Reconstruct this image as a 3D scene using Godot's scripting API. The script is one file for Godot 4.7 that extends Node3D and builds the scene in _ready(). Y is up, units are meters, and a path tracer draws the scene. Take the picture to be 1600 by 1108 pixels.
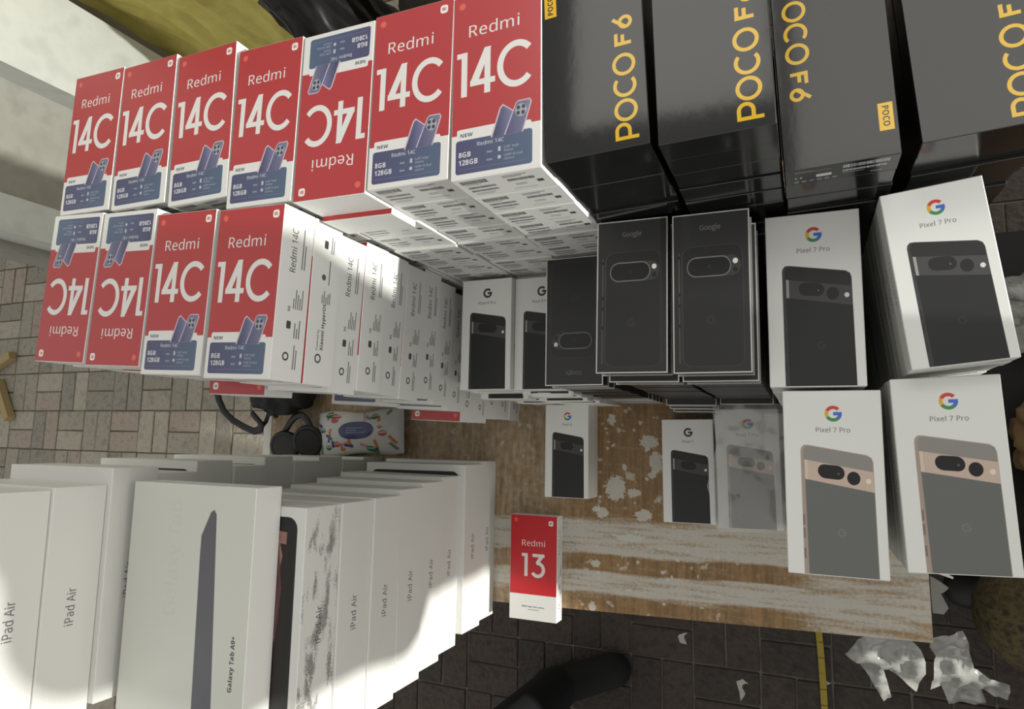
extends Node3D
# A trader's table of boxed phones and tablets, seen from above. x = right in the photo, z = towards the photo's lower edge, y = up.

const CAM_Y := 1.906
const TABLE_Y := 0.75
var rng := RandomNumberGenerator.new()
var counts := {}
var M := {}
var font: SystemFont
var font_bold: SystemFont
const ORD := ["top one", "second from top", "third from top", "fourth from top", "fifth from top", "sixth from top", "seventh from top", "eighth from top", "ninth from top", "tenth from top", "eleventh from top", "twelfth from top", "thirteenth from top", "fourteenth from top", "fifteenth from top", "sixteenth from top", "seventeenth from top", "eighteenth from top", "nineteenth from top", "twentieth from top"]
const NTH := ["first", "second", "third", "fourth", "fifth", "sixth", "seventh"]

# ------------------------------------------------------------------ drawing of flat print
class Canvas:
	var im: Image
	var w: int
	var h: int
	var fonts := []
	func _init(ww: int, hh: int, c: Color, f: Array):
		w = ww
		h = hh
		im = Image.create(w, h, false, Image.FORMAT_RGB8)
		im.fill(c)
		fonts = f
	func px(x: int, y: int, c: Color, a: float) -> void:
		if a >= 0.995:
			im.set_pixel(x, y, c)
		elif a > 0.004:
			im.set_pixel(x, y, im.get_pixel(x, y).lerp(c, a))
	# polygons: an array of PackedVector2Array in pixels, each convex or not; even-odd is not needed, coverages add up
	func fill(polys: Array, c: Color, alpha := 1.0, c2 = null) -> void:
		var x0 := 1e9
		var y0 := 1e9
		var x1 := -1e9
		var y1 := -1e9
		for p in polys:
			for v in p:
				x0 = minf(x0, v.x)
				x1 = maxf(x1, v.x)
				y0 = minf(y0, v.y)
				y1 = maxf(y1, v.y)
		var ix0 := clampi(int(floor(x0)), 0, w)
		var ix1 := clampi(int(ceil(x1)), 0, w)
		var iy0 := clampi(int(floor(y0)), 0, h)
		var iy1 := clampi(int(ceil(y1)), 0, h)
		var bw := ix1 - ix0
		if bw <= 0 or iy1 <= iy0:
			return
		var bh := iy1 - iy0
		var cov := PackedFloat32Array()
		cov.resize((bw + 2) * bh)
		var sub := 3
		for p in polys:
			var n: int = p.size()
			var py0 := 1e9
			var py1 := -1e9
			for v in p:
				py0 = minf(py0, v.y)
				py1 = maxf(py1, v.y)
			var s0 := maxi(int(ceil((py0 - iy0) * sub - 0.5)), 0)
			var s1 := mini(int(floor((py1 - iy0) * sub - 0.5)), bh * sub - 1)
			for s in range(s0, s1 + 1):
				var yy := iy0 + (s + 0.5) / sub
				var xs := []
				for i in n:
					var a: Vector2 = p[i]
					var b: Vector2 = p[(i + 1) % n]
					if (a.y <= yy) != (b.y <= yy):
						xs.append(a.x + (yy - a.y) / (b.y - a.y) * (b.x - a.x))
				xs.sort()
				var row := (s / sub) * (bw + 2)
				for k in range(0, xs.size() - 1, 2):
					var xa: float = clampf(xs[k] - ix0, 0, bw)
					var xb: float = clampf(xs[k + 1] - ix0, 0, bw)
					if xb <= xa:
						continue
					# difference array of the running coverage
					for e in [[xa, 1.0], [xb, -1.0]]:
						var q := int(e[0])
						var fr: float = e[0] - q
						cov[row + q] += e[1] * (1.0 - fr) / sub
						cov[row + q + 1] += e[1] * fr / sub
		for y in bh:
			var acc := 0.0
			for x in bw:
				acc += cov[y * (bw + 2) + x]
				if acc > 0.004:
					var cc: Color = c
					if c2 != null:
						cc = c.lerp(c2, (x + ix0 - x0) / (x1 - x0))
					px(x + ix0, y + iy0, cc, minf(acc, 1.0) * alpha)
	func rect(x0: float, y0: float, x1: float, y1: float, c: Color, alpha := 1.0) -> void:
		fill([PackedVector2Array([Vector2(x0, y0), Vector2(x1, y0), Vector2(x1, y1), Vector2(x0, y1)])], c, alpha)
	func rr(x0: float, y0: float, x1: float, y1: float, r: float) -> PackedVector2Array:
		var p := PackedVector2Array()
		for q in [[x1 - r, y0 + r, -PI / 2], [x1 - r, y1 - r, 0.0], [x0 + r, y1 - r, PI / 2], [x0 + r, y0 + r, PI]]:
			for i in 7:
				var t: float = q[2] + i * PI / 12
				p.append(Vector2(q[0] + r * cos(t), q[1] + r * sin(t)))
		return p
	func ellipse(cx: float, cy: float, rx: float, ry: float) -> PackedVector2Array:
		var p := PackedVector2Array()
		for i in 28:
			p.append(Vector2(cx + rx * cos(i * TAU / 28), cy + ry * sin(i * TAU / 28)))
		return p
	# an arc as a fat line; angles in degrees, y down
	func arc(cx: float, cy: float, rx: float, ry: float, a0: float, a1: float, t: float) -> PackedVector2Array:
		var p := PackedVector2Array()
		var n := 28
		for i in n + 1:
			var a := deg_to_rad(lerpf(a0, a1, float(i) / n))
			p.append(Vector2(cx + (rx + t / 2) * cos(a), cy + (ry + t / 2) * sin(a)))
		for i in n + 1:
			var a := deg_to_rad(lerpf(a1, a0, float(i) / n))
			p.append(Vector2(cx + (rx - t / 2) * cos(a), cy + (ry - t / 2) * sin(a)))
		return p
	func line(a: Vector2, b: Vector2, t: float) -> PackedVector2Array:
		var n := (b - a).normalized().orthogonal() * t / 2
		return PackedVector2Array([a + n, b + n, b - n, a - n])
	func text(s: String, at: Vector2, size: float, c: Color, angle := 0.0, align := 0.5, bold := false, alpha := 1.0, stretch := 1.0) -> void:
		var t := TextMesh.new()
		t.font = fonts[1 if bold else 0]
		t.font_size = 64
		t.pixel_size = 1.0 / 64
		t.depth = 0.0
		t.curve_step = 2.0
		t.text = s
		var arr := t.get_mesh_arrays()
		var v: PackedVector3Array = arr[Mesh.ARRAY_VERTEX]
		var idx = arr[Mesh.ARRAY_INDEX]
		var ids := []
		if idx != null and idx.size():
			ids = Array(idx)
		else:
			ids = range(v.size())
		if v.is_empty():
			return
		var lo := 1e9
		var hi := -1e9
		var by := 1e9
		for q in v:
			lo = minf(lo, q.x)
			hi = maxf(hi, q.x)
		by = -0.346
		var k := size / 0.714
		var ca := cos(angle)
		var sa := sin(angle)
		var polys := []
		for i in range(0, ids.size(), 3):
			var p := PackedVector2Array()
			for j in 3:
				var q: Vector3 = v[ids[i + j]]
				var lx := (q.x - lerpf(lo, hi, align)) * k * stretch
				var ly := -(q.y - by) * k + size * 0.5
				p.append(at + Vector2(lx * ca - ly * sa, lx * sa + ly * ca))
			polys.append(p)
		fill(polys, c, alpha)
	func tex() -> ImageTexture:
		im.generate_mipmaps()
		return ImageTexture.create_from_image(im)

func canvas(w: int, h: int, c: Color) -> Canvas:
	return Canvas.new(w, h, c, [font, font_bold])

func mat(c: Color, rough := 0.6, tex: Texture2D = null, metal := 0.0, spec := 0.5) -> StandardMaterial3D:
	var m := StandardMaterial3D.new()
	m.albedo_color = c
	m.roughness = rough
	m.metallic = metal
	m.metallic_specular = spec
	if tex:
		m.albedo_texture = tex
	return m

func noise_tex(seed_: int, freq: float, ramp: Array, size := 512, normal := false, bump := 4.0) -> NoiseTexture2D:
	var n := FastNoiseLite.new()
	n.seed = seed_
	n.frequency = freq
	n.fractal_octaves = 4
	var t := NoiseTexture2D.new()
	t.width = size
	t.height = size
	t.seamless = true
	t.noise = n
	if normal:
		t.as_normal_map = true
		t.bump_strength = bump
	else:
		var g := Gradient.new()
		var offs := PackedFloat32Array()
		var cols := PackedColorArray()
		for i in ramp.size():
			offs.append(float(i) / (ramp.size() - 1))
			cols.append(ramp[i])
		g.offsets = offs
		g.colors = cols
		t.color_ramp = g
	return t

# ------------------------------------------------------------------ objects
func numbered(called: String) -> String:
	var k: int = counts.get(called, 0)
	counts[called] = k + 1
	return called if k == 0 else "%s_%03d" % [called, k]

func tag(o: Node, label: String, category: String, group := "", kind := "") -> Node:
	if label:
		o.set_meta("label", label)
	if category:
		o.set_meta("category", category)
	if group:
		o.set_meta("group", group)
	if kind:
		o.set_meta("kind", kind)
	return o

func base(called: String, at := Vector3.ZERO, turn := 0.0) -> Node3D:
	var o := Node3D.new()
	o.name = numbered(called)
	add_child(o)
	o.position = at
	o.rotation.y = turn
	return o

func part(called: String, mesh: Mesh, parent: Node, m: Material = null) -> MeshInstance3D:
	var o := MeshInstance3D.new()
	o.mesh = mesh
	if m:
		o.material_override = m
	if parent == self:
		o.name = numbered(called)
	else:
		o.name = called
	parent.add_child(o, true)
	return o

func quad(st: SurfaceTool, a: Vector3, b: Vector3, c: Vector3, d: Vector3, uv := [Vector2(0, 0), Vector2(1, 0), Vector2(1, 1), Vector2(0, 1)]) -> void:
	var n := (c - a).cross(b - a).normalized()
	for i in [0, 1, 2, 0, 2, 3]:
		st.set_normal(n)
		st.set_uv(uv[i])
		st.add_vertex([a, b, c, d][i])

# a chamfered carton standing on y = 0; mats: keys t b e w s n (top, bottom, east, west, south, north), c = chamfers
func carton(w: float, h: float, l: float, ch: float, mats: Dictionary) -> ArrayMesh:
	var X := w / 2
	var Z := l / 2
	var faces := {
		"t": [Vector3(-X + ch, h, -Z + ch), Vector3(X - ch, h, -Z + ch), Vector3(X - ch, h, Z - ch), Vector3(-X + ch, h, Z - ch)],
		"b": [Vector3(-X + ch, 0, Z - ch), Vector3(X - ch, 0, Z - ch), Vector3(X - ch, 0, -Z + ch), Vector3(-X + ch, 0, -Z + ch)],
		"s": [Vector3(-X + ch, h - ch, Z), Vector3(X - ch, h - ch, Z), Vector3(X - ch, ch, Z), Vector3(-X + ch, ch, Z)],
		"n": [Vector3(X - ch, h - ch, -Z), Vector3(-X + ch, h - ch, -Z), Vector3(-X + ch, ch, -Z), Vector3(X - ch, ch, -Z)],
		"e": [Vector3(X, h - ch, Z - ch), Vector3(X, h - ch, -Z + ch), Vector3(X, ch, -Z + ch), Vector3(X, ch, Z - ch)],
		"w": [Vector3(-X, h - ch, -Z + ch), Vector3(-X, h - ch, Z - ch), Vector3(-X, ch, Z - ch), Vector3(-X, ch, -Z + ch)]}
	var by := {}
	for k in faces:
		var m = mats.get(k, mats["c"])
		if not by.has(m):
			by[m] = []
		by[m].append(k)
	if not by.has(mats["c"]):
		by[mats["c"]] = []
	var mesh := ArrayMesh.new()
	for m in by:
		var st := SurfaceTool.new()
		st.begin(Mesh.PRIMITIVE_TRIANGLES)
		for k in by[m]:
			var q: Array = faces[k]
			quad(st, q[0], q[1], q[2], q[3])
		if m == mats["c"]:
			chamfers(st, faces)
		st.set_material(m)
		mesh = st.commit(mesh)
	return mesh

func chamfers(st: SurfaceTool, f: Dictionary) -> void:
	var t: Array = f["t"]
	var b: Array = f["b"]
	var s: Array = f["s"]
	var n: Array = f["n"]
	var e: Array = f["e"]
	var w: Array = f["w"]
	quad(st, t[3], t[2], s[1], s[0])
	quad(st, t[1], t[0], n[1], n[0])
	quad(st, t[2], t[1], e[1], e[0])
	quad(st, t[0], t[3], w[1], w[0])
	quad(st, s[3], s[2], b[1], b[0])
	quad(st, n[3], n[2], b[3], b[2])
	quad(st, e[3], e[2], b[2], b[1])
	quad(st, w[3], w[2], b[0], b[3])
	quad(st, s[1], e[0], e[3], s[2])
	quad(st, e[1], n[0], n[3], e[2])
	quad(st, n[1], w[0], w[3], n[2])
	quad(st, w[1], s[0], s[3], w[2])
	for q in [[t[2], e[0], s[1]], [t[1], n[0], e[1]], [t[0], w[0], n[1]], [t[3], s[0], w[1]], [b[1], s[2], e[3]], [b[2], e[2], n[3]], [b[3], n[2], w[3]], [b[0], w[2], s[3]]]:
		var nn: Vector3 = (q[2] - q[0]).cross(q[1] - q[0]).normalized()
		for v in q:
			st.set_normal(nn)
			st.add_vertex(v)

func bx(st: SurfaceTool, c: Vector3, s: Vector3, basis_ := Basis.IDENTITY) -> void:
	var h := s / 2
	var p := []
	for i in 8:
		p.append(c + basis_ * Vector3(h.x if i & 1 else -h.x, h.y if i & 2 else -h.y, h.z if i & 4 else -h.z))
	quad(st, p[2], p[3], p[7], p[6])
	quad(st, p[4], p[5], p[1], p[0])
	quad(st, p[6], p[7], p[5], p[4])
	quad(st, p[3], p[2], p[0], p[1])
	quad(st, p[7], p[3], p[1], p[5])
	quad(st, p[2], p[6], p[4], p[0])

func new_st() -> SurfaceTool:
	var st := SurfaceTool.new()
	st.begin(Mesh.PRIMITIVE_TRIANGLES)
	return st

# a tube through points with radii
func tube(st: SurfaceTool, pts: Array, rad: Array, seg := 10, flat := 1.0) -> void:
	var rings := []
	var up := Vector3.UP
	for i in pts.size():
		var d: Vector3 = (pts[mini(i + 1, pts.size() - 1)] - pts[maxi(i - 1, 0)]).normalized()
		if absf(d.dot(up)) > 0.95:
			up = Vector3.RIGHT
		var sx := d.cross(up).normalized()
		var sy := sx.cross(d).normalized()
		up = sy
		var ring := []
		for k in seg:
			var a := TAU * k / seg
			ring.append(pts[i] + sx * cos(a) * rad[i] + sy * sin(a) * rad[i] * flat)
		rings.append(ring)
	for i in rings.size() - 1:
		for k in seg:
			var k2 := (k + 1) % seg
			for v in [rings[i][k], rings[i + 1][k], rings[i + 1][k2], rings[i][k], rings[i + 1][k2], rings[i][k2]]:
				st.set_smooth_group(0)
				st.add_vertex(v)
	for e in [[0, 1], [rings.size() - 1, -1]]:
		for k in range(1, seg - 1):
			var tri := [rings[e[0]][0], rings[e[0]][k], rings[e[0]][k + 1]]
			if e[1] < 0:
				tri.reverse()
			for v in tri:
				st.set_smooth_group(-1)
				st.add_vertex(v)

func _ready() -> void:
	rng.seed = 7
	font = SystemFont.new()
	font.font_names = PackedStringArray(["Droid Sans"])
	font_bold = SystemFont.new()
	font_bold.font_names = PackedStringArray(["Droid Sans"])
	font_bold.font_weight = 700
	# ---- camera
	var cam := Camera3D.new()
	cam.name = "camera"
	cam.transform = Transform3D(Basis(Vector3(0.91791811, -0.39635158, -0.01821447), Vector3(0.03395929, 0.12421967, -0.99167345), Vector3(0.39531393, 0.90965648, 0.1274833)).orthonormalized(), Vector3(0, CAM_Y, 0))
	cam.fov = 55.4388
	cam.near = 0.02
	cam.current = true
	add_child(cam)
	# ---- sky and exposure
	var we := WorldEnvironment.new()
	we.name = "world_environment"
	var env := Environment.new()
	env.background_mode = Environment.BG_COLOR
	env.background_color = Color(0.625, 0.622, 0.607)
	env.background_energy_multiplier = 1.85
	env.tonemap_mode = Environment.TONE_MAPPER_LINEAR
	env.tonemap_exposure = 1.0
	env.sdfgi_enabled = true
	env.ssao_enabled = true
	env.ssil_enabled = true
	we.environment = env
	add_child(we)
	# ---- the flood lamp to the right, behind the person at the table
	lamp(Vector3(5.0, 2.08, 0.41), Vector3(-0.7, 0.9, 0.0))
	# ---- the two light panels over the far side of the table
	panel(Vector3(-0.36, 2.9, -1.33), Vector2(0.62, 0.62), "smaller white light panel hanging high behind the red boxes")
	panel(Vector3(0.46, 2.9, -1.18), Vector2(0.92, 0.72), "larger white light panel hanging high behind the black boxes")
	# ---- an unseen glowing panel added on the right to brighten box sides
	side_fill_panel()
	materials()
	ground()
	wall_and_curtain()
	table()
	stacks()
	tablets()
	small_things()
	litter()
	person()
	bystander()

func lamp(at: Vector3, to: Vector3) -> void:
	var o := base("flood_lamp", at)
	tag(o, "small bright flood lamp standing to the right, behind the person in camouflage trousers", "lamp")
	var bs := Basis.looking_at(to - at)
	o.basis = bs
	var st := new_st()
	bx(st, Vector3(0, 0, 0.05), Vector3(0.2, 0.16, 0.06))
	part("housing", st.commit(), o, mat(Color(0.1, 0.1, 0.1), 0.5))
	st = new_st()
	bx(st, Vector3(0, 0, 0.018), Vector3(0.17, 0.13, 0.004))
	var gm := mat(Color(1, 1, 1))
	gm.emission_enabled = true
	gm.emission = Color(1, 0.995, 0.965)
	gm.emission_energy_multiplier = 6.0
	part("lens", st.commit(), o, gm)
	st = new_st()
	bx(st, Vector3(0, 0.0, 0.1), Vector3(0.03, 0.03, 0.06))
	part("bracket", st.commit(), o, mat(Color(0.1, 0.1, 0.1), 0.5))
	var l := SpotLight3D.new()
	l.name = "flood_light"
	l.light_energy = 50.0
	l.light_color = Color(1, 0.995, 0.965)
	l.light_size = 0.05
	l.spot_angle = 45
	l.spot_range = 12
	l.spot_attenuation = 2
	l.shadow_enabled = true
	o.add_child(l)

func panel(at: Vector3, size: Vector2, label: String) -> void:
	var o := base("light_panel", at)
	tag(o, label, "lamp")
	var st := new_st()
	bx(st, Vector3(0, 0.02, 0), Vector3(size.x + 0.04, 0.03, size.y + 0.04))
	part("frame", st.commit(), o, mat(Color(0.7, 0.7, 0.7), 0.5))
	st = new_st()
	bx(st, Vector3(0, 0.0, 0), Vector3(size.x, 0.006, size.y))
	var gm := mat(Color(1, 1, 1))
	gm.emission_enabled = true
	gm.emission = Color(1, 0.995, 0.97)
	gm.emission_energy_multiplier = 1.25
	part("diffuser", st.commit(), o, gm)
	var l := AreaLight3D.new()
	l.name = "panel_light"
	l.area_size = size
	l.light_color = Color(1, 0.995, 0.97)
	l.light_energy = 0.2
	l.shadow_enabled = true
	o.add_child(l)
	l.position = Vector3(0, -0.012, 0)
	l.rotation_degrees = Vector3(-90, 0, 0)

func side_fill_panel() -> void:  # added fill light, out of view, for the right-facing box sides
	var o := base("side_fill_panel", Vector3(3.7, 0.35, 0.3))
	tag(o, "wide glowing fill panel added out of view to the right", "fill panel")
	var st := new_st()
	bx(st, Vector3(0.08, 0.62, 0), Vector3(0.1, 1.34, 5.0))
	bx(st, Vector3(0, -0.2, 0), Vector3(0.26, 0.3, 5.0))
	part("frame", st.commit(), o, mat(Color(0.35, 0.34, 0.33), 0.6))
	st = new_st()
	bx(st, Vector3(0.02, 0.62, 0), Vector3(0.01, 1.24, 4.8))
	var gm := mat(Color(1, 1, 1), 0.3)
	gm.emission_enabled = true
	gm.emission = Color(1, 0.985, 0.95)
	gm.emission_energy_multiplier = 1.3
	part("fill_face", st.commit(), o, gm)
	var l := AreaLight3D.new()
	l.name = "side_fill_light"
	l.area_size = Vector2(4.8, 1.24)
	l.light_color = Color(1, 0.985, 0.95)
	l.light_energy = 7.5
	l.shadow_enabled = true
	o.add_child(l)
	l.position = Vector3(-0.01, 0.62, 0)
	l.rotation_degrees = Vector3(0, 90, 0)

func glogo(c: Canvas, x: float, y: float, r: float, gray := false) -> void:
	var t := r * 0.42
	var cols := [Color(0.26, 0.42, 0.78), Color(0.25, 0.55, 0.33), Color(0.87, 0.66, 0.22), Color(0.78, 0.27, 0.24)]
	if gray:
		cols = [Color(0.2, 0.2, 0.21), Color(0.2, 0.2, 0.21), Color(0.2, 0.2, 0.21), Color(0.2, 0.2, 0.21)]
	c.fill([c.arc(x, y, r - t / 2, r - t / 2, 0, 48, t)], cols[0])
	c.fill([c.arc(x, y, r - t / 2, r - t / 2, 48, 150, t)], cols[1])
	c.fill([c.arc(x, y, r - t / 2, r - t / 2, 150, 208, t)], cols[2])
	c.fill([c.arc(x, y, r - t / 2, r - t / 2, 208, 318, t)], cols[3])
	c.rect(x, y - t * 0.48, x + r, y + t * 0.48, cols[0])

func milogo(c: Canvas, x: float, y: float, s: float) -> void:
	c.fill([c.rr(x - s, y - s, x + s, y + s, s * 0.62)], Color(0.93, 0.9, 0.88))
	var k := Color(0.6, 0.25, 0.25)
	c.rect(x - s * 0.5, y - s * 0.4, x - s * 0.32, y + s * 0.4, k)
	c.rect(x - s * 0.5, y - s * 0.4, x + s * 0.12, y - s * 0.2, k)
	c.rect(x - s * 0.04, y - s * 0.4, x + s * 0.14, y + s * 0.4, k)
	c.rect(x - s * 0.24, y - s * 0.05, x - s * 0.1, y + s * 0.4, k)
	c.rect(x + s * 0.32, y - s * 0.4, x + s * 0.5, y + s * 0.4, k)

func stamp(c: Canvas, x: float, y: float, r: float) -> void:
	var pts := PackedVector2Array()
	for i in 16:
		pts.append(Vector2(x, y) + Vector2.from_angle(i * TAU / 16) * (r if i % 2 else r * 0.72))
	c.fill([pts], Color(0.9, 0.42, 0.3), 0.75)

func bars(c: Canvas, x0: float, y0: float, x1: float, y1: float, k: Color, seed_: int) -> void:
	var g := RandomNumberGenerator.new()
	g.seed = seed_
	var x := x0
	while x < x1:
		var ww := g.randf_range(0.8, 2.6)
		c.rect(x, y0, minf(x + ww, x1), y1, k)
		x += ww + g.randf_range(0.7, 1.8)

func micro(c: Canvas, x0: float, y0: float, x1: float, lines: int, step: float, k: Color, alpha := 0.75) -> void:
	for i in lines:
		c.rect(x0, y0 + i * step, lerpf(x0, x1, 0.75 + 0.25 * sin(i * 2.3 + x0)), y0 + i * step + step * 0.45, k, alpha)

func front_14c() -> Texture2D:
	var W := 320.0
	var H := 640.0
	var red := Color(0.67, 0.09, 0.115)
	var white := Color(0.86, 0.855, 0.84)
	var c := canvas(320, 640, red)
	c.text("Redmi", Vector2(0.475 * W, 0.203 * H), 0.064 * H, white, 0, 0.5, false, 1.0, 1.2)
	var t := 0.07 * W
	c.rect(0.1 * W, 0.315 * H, 0.1 * W + t, 0.56 * H, white)
	c.rect(0.045 * W, 0.315 * H, 0.12 * W, 0.315 * H + t * 0.85, white)
	c.rect(0.37 * W, 0.31 * H, 0.37 * W + t, 0.56 * H, white)
	c.fill([PackedVector2Array([Vector2(0.37 * W, 0.31 * H), Vector2(0.448 * W, 0.31 * H), Vector2(0.30 * W, 0.487 * H), Vector2(0.205 * W, 0.487 * H)])], white)
	c.rect(0.205 * W, 0.478 * H, 0.495 * W, 0.478 * H + t * 0.9, white)
	c.fill([c.arc(0.735 * W, 0.437 * H, 0.185 * W, 0.108 * H, 42, 318, t)], white)
	milogo(c, 0.885 * W, 0.052 * H, 0.047 * W)
	stamp(c, 0.1 * W, 0.052 * H, 0.045 * W)
	c.rect(0, 0.765 * H, W, H, white)
	c.fill([c.rr(0.06 * W, 0.735 * H, 0.55 * W, 0.8 * H, 7)], white)
	c.fill([c.rr(0.76 * W, 0.75 * H, 0.9 * W, 0.8 * H, 7)], white)
	c.fill([c.rr(0.05 * W, 0.795 * H, 0.91 * W, 0.975 * H, 10)], Color(0.22, 0.215, 0.38), 1.0, Color(0.25, 0.34, 0.45))
	c.text("NEW", Vector2(0.1 * W, 0.768 * H), 0.019 * H, Color(0.2, 0.2, 0.3), 0, 0.0, true, 1.0, 1.25)
	# the two handsets of the picture
	var frame := Color(0.78, 0.7, 0.74)
	c.fill([PackedVector2Array([Vector2(0.45, 0.805) * Vector2(W, H), Vector2(0.55, 0.655) * Vector2(W, H), Vector2(0.585, 0.64) * Vector2(W, H), Vector2(0.72, 0.69) * Vector2(W, H), Vector2(0.75, 0.805) * Vector2(W, H)])], frame)
	c.fill([PackedVector2Array([Vector2(0.47, 0.805) * Vector2(W, H), Vector2(0.565, 0.66) * Vector2(W, H), Vector2(0.59, 0.65) * Vector2(W, H), Vector2(0.7, 0.69) * Vector2(W, H), Vector2(0.74, 0.805) * Vector2(W, H)])], Color(0.16, 0.17, 0.3), 1.0, Color(0.5, 0.5, 0.68))
	c.fill([PackedVector2Array([Vector2(0.6, 0.805) * Vector2(W, H), Vector2(0.725, 0.65) * Vector2(W, H), Vector2(0.755, 0.637) * Vector2(W, H), Vector2(0.885, 0.637) * Vector2(W, H), Vector2(0.905, 0.655) * Vector2(W, H), Vector2(0.81, 0.805) * Vector2(W, H)])], frame)
	c.fill([PackedVector2Array([Vector2(0.615, 0.805) * Vector2(W, H), Vector2(0.735, 0.652) * Vector2(W, H), Vector2(0.76, 0.643) * Vector2(W, H), Vector2(0.88, 0.643) * Vector2(W, H), Vector2(0.89, 0.655) * Vector2(W, H), Vector2(0.795, 0.805) * Vector2(W, H)])], Color(0.25, 0.26, 0.42), 1.0, Color(0.45, 0.45, 0.55))
	c.fill([c.ellipse(0.785 * W, 0.69 * H, 0.066 * W, 0.034 * H)], Color(0.6, 0.6, 0.66))
	for q in [[-0.028, -0.014], [0.028, -0.016], [-0.03, 0.014], [0.024, 0.014]]:
		c.fill([c.ellipse((0.785 + q[0]) * W, (0.69 + q[1]) * H, 0.019 * W, 0.0105 * H)], Color(0.12, 0.12, 0.16))
	c.text("Redmi 14C", Vector2(0.45 * W, 0.826 * H), 0.021 * H, white, 0, 0.5, false, 1, 1.1)
	c.text("8GB", Vector2(0.085 * W, 0.872 * H), 0.027 * H, white, 0, 0.0, true)
	c.text("128GB", Vector2(0.085 * W, 0.914 * H), 0.027 * H, white, 0, 0.0, true)
	c.text("RAM", Vector2(0.41 * W, 0.878 * H), 0.01 * H, white, 0, 0.0, true, 0.8)
	c.text("ROM", Vector2(0.41 * W, 0.92 * H), 0.01 * H, white, 0, 0.0, true, 0.8)
	c.fill([c.rr(0.535 * W, 0.86 * H, 0.565 * W, 0.885 * H, 2)], white, 0.75)
	c.fill([c.ellipse(0.55 * W, 0.915 * H, 0.02 * W, 0.01 * H)], white, 0.75)
	c.text("6.88\" large", Vector2(0.6 * W, 0.867 * H), 0.0125 * H, white, 0, 0.0, false, 0.75)
	c.text("display", Vector2(0.6 * W, 0.885 * H), 0.0125 * H, white, 0, 0.0, false, 0.75)
	c.text("50MP AI dual", Vector2(0.6 * W, 0.91 * H), 0.0125 * H, white, 0, 0.0, false, 0.75)
	c.text("camera", Vector2(0.6 * W, 0.928 * H), 0.0125 * H, white, 0, 0.0, false, 0.75)
	c.rect(0.09 * W, 0.95 * H, 0.86 * W, 0.952 * H, white, 0.3)
	return c.tex()

func spine_14c(other: bool) -> Texture2D:
	var W := 640.0
	var H := 160.0
	var k := Color(0.22, 0.22, 0.23)
	var c := canvas(640, 160, Color(0.86, 0.86, 0.85))
	if other:
		c.fill([c.arc(0.16 * W, 0.42 * H, 15, 15, 0, 359, 6)], k)
		c.text("Powered by", Vector2(0.21 * W, 0.36 * H), 11, k, 0, 0.0)
		c.text("Xiaomi HyperOS", Vector2(0.21 * W, 0.52 * H), 17, k, 0, 0.0, true)
		c.fill([c.rr(0.84 * W, 0.36 * H, 0.89 * W, 0.5 * H, 5)], k)
		micro(c, 0.82 * W, 0.62 * H, 0.97 * W, 2, 12, k)
		c.fill([c.ellipse(0.66 * W, 0.42 * H, 12, 12)], k, 0.8)
		micro(c, 0.62 * W, 0.6 * H, 0.78 * W, 1, 12, k)
		micro(c, 0.5 * W, 0.4 * H, 0.58 * W, 5, 11, k)
	else:
		c.text("Redmi 14C", Vector2(0.63 * W, 0.4 * H), 30, k, 0, 0.0, false, 1, 0.82)
		micro(c, 0.66 * W, 0.68 * H, 0.9 * W, 2, 13, k, 0.65)
		micro(c, 0.42 * W, 0.52 * H, 0.54 * W, 5, 11, k, 0.75)
		c.text("5G", Vector2(0.4 * W, 0.4 * H), 12, k, 0, 0.0, true)
		c.fill([c.rr(0.3 * W, 0.36 * H, 0.345 * W, 0.5 * H, 5)], k, 0.9)
		micro(c, 0.25 * W, 0.62 * H, 0.36 * W, 3, 12, k, 0.7)
		c.fill([c.arc(0.14 * W, 0.42 * H, 13, 13, 0, 359, 6)], k)
		micro(c, 0.07 * W, 0.66 * H, 0.22 * W, 2, 12, k, 0.7)
	return c.tex()

func end_14c() -> Texture2D:
	var W := 320.0
	var H := 168.0
	var k := Color(0.2, 0.2, 0.21)
	var c := canvas(320, 168, Color(0.84, 0.84, 0.83))
	bars(c, 0.06 * W, 0.1 * H, 0.37 * W, 0.27 * H, k, 3)
	micro(c, 0.08 * W, 0.31 * H, 0.3 * W, 1, 8, k)
	bars(c, 0.08 * W, 0.42 * H, 0.4 * W, 0.52 * H, k, 5)
	bars(c, 0.08 * W, 0.6 * H, 0.4 * W, 0.69 * H, k, 9)
	micro(c, 0.1 * W, 0.76 * H, 0.36 * W, 2, 9, k, 0.5)
	micro(c, 0.54 * W, 0.12 * H, 0.9 * W, 2, 11, k)
	bars(c, 0.56 * W, 0.3 * H, 0.86 * W, 0.42 * H, k, 11)
	c.rect(0.85 * W, 0.5 * H, 0.92 * W, 0.63 * H, k, 0.85)
	micro(c, 0.6 * W, 0.56 * H, 0.8 * W, 2, 10, k, 0.5)
	micro(c, 0.54 * W, 0.8 * H, 0.9 * W, 1, 10, k, 0.35)
	return c.tex()

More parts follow.
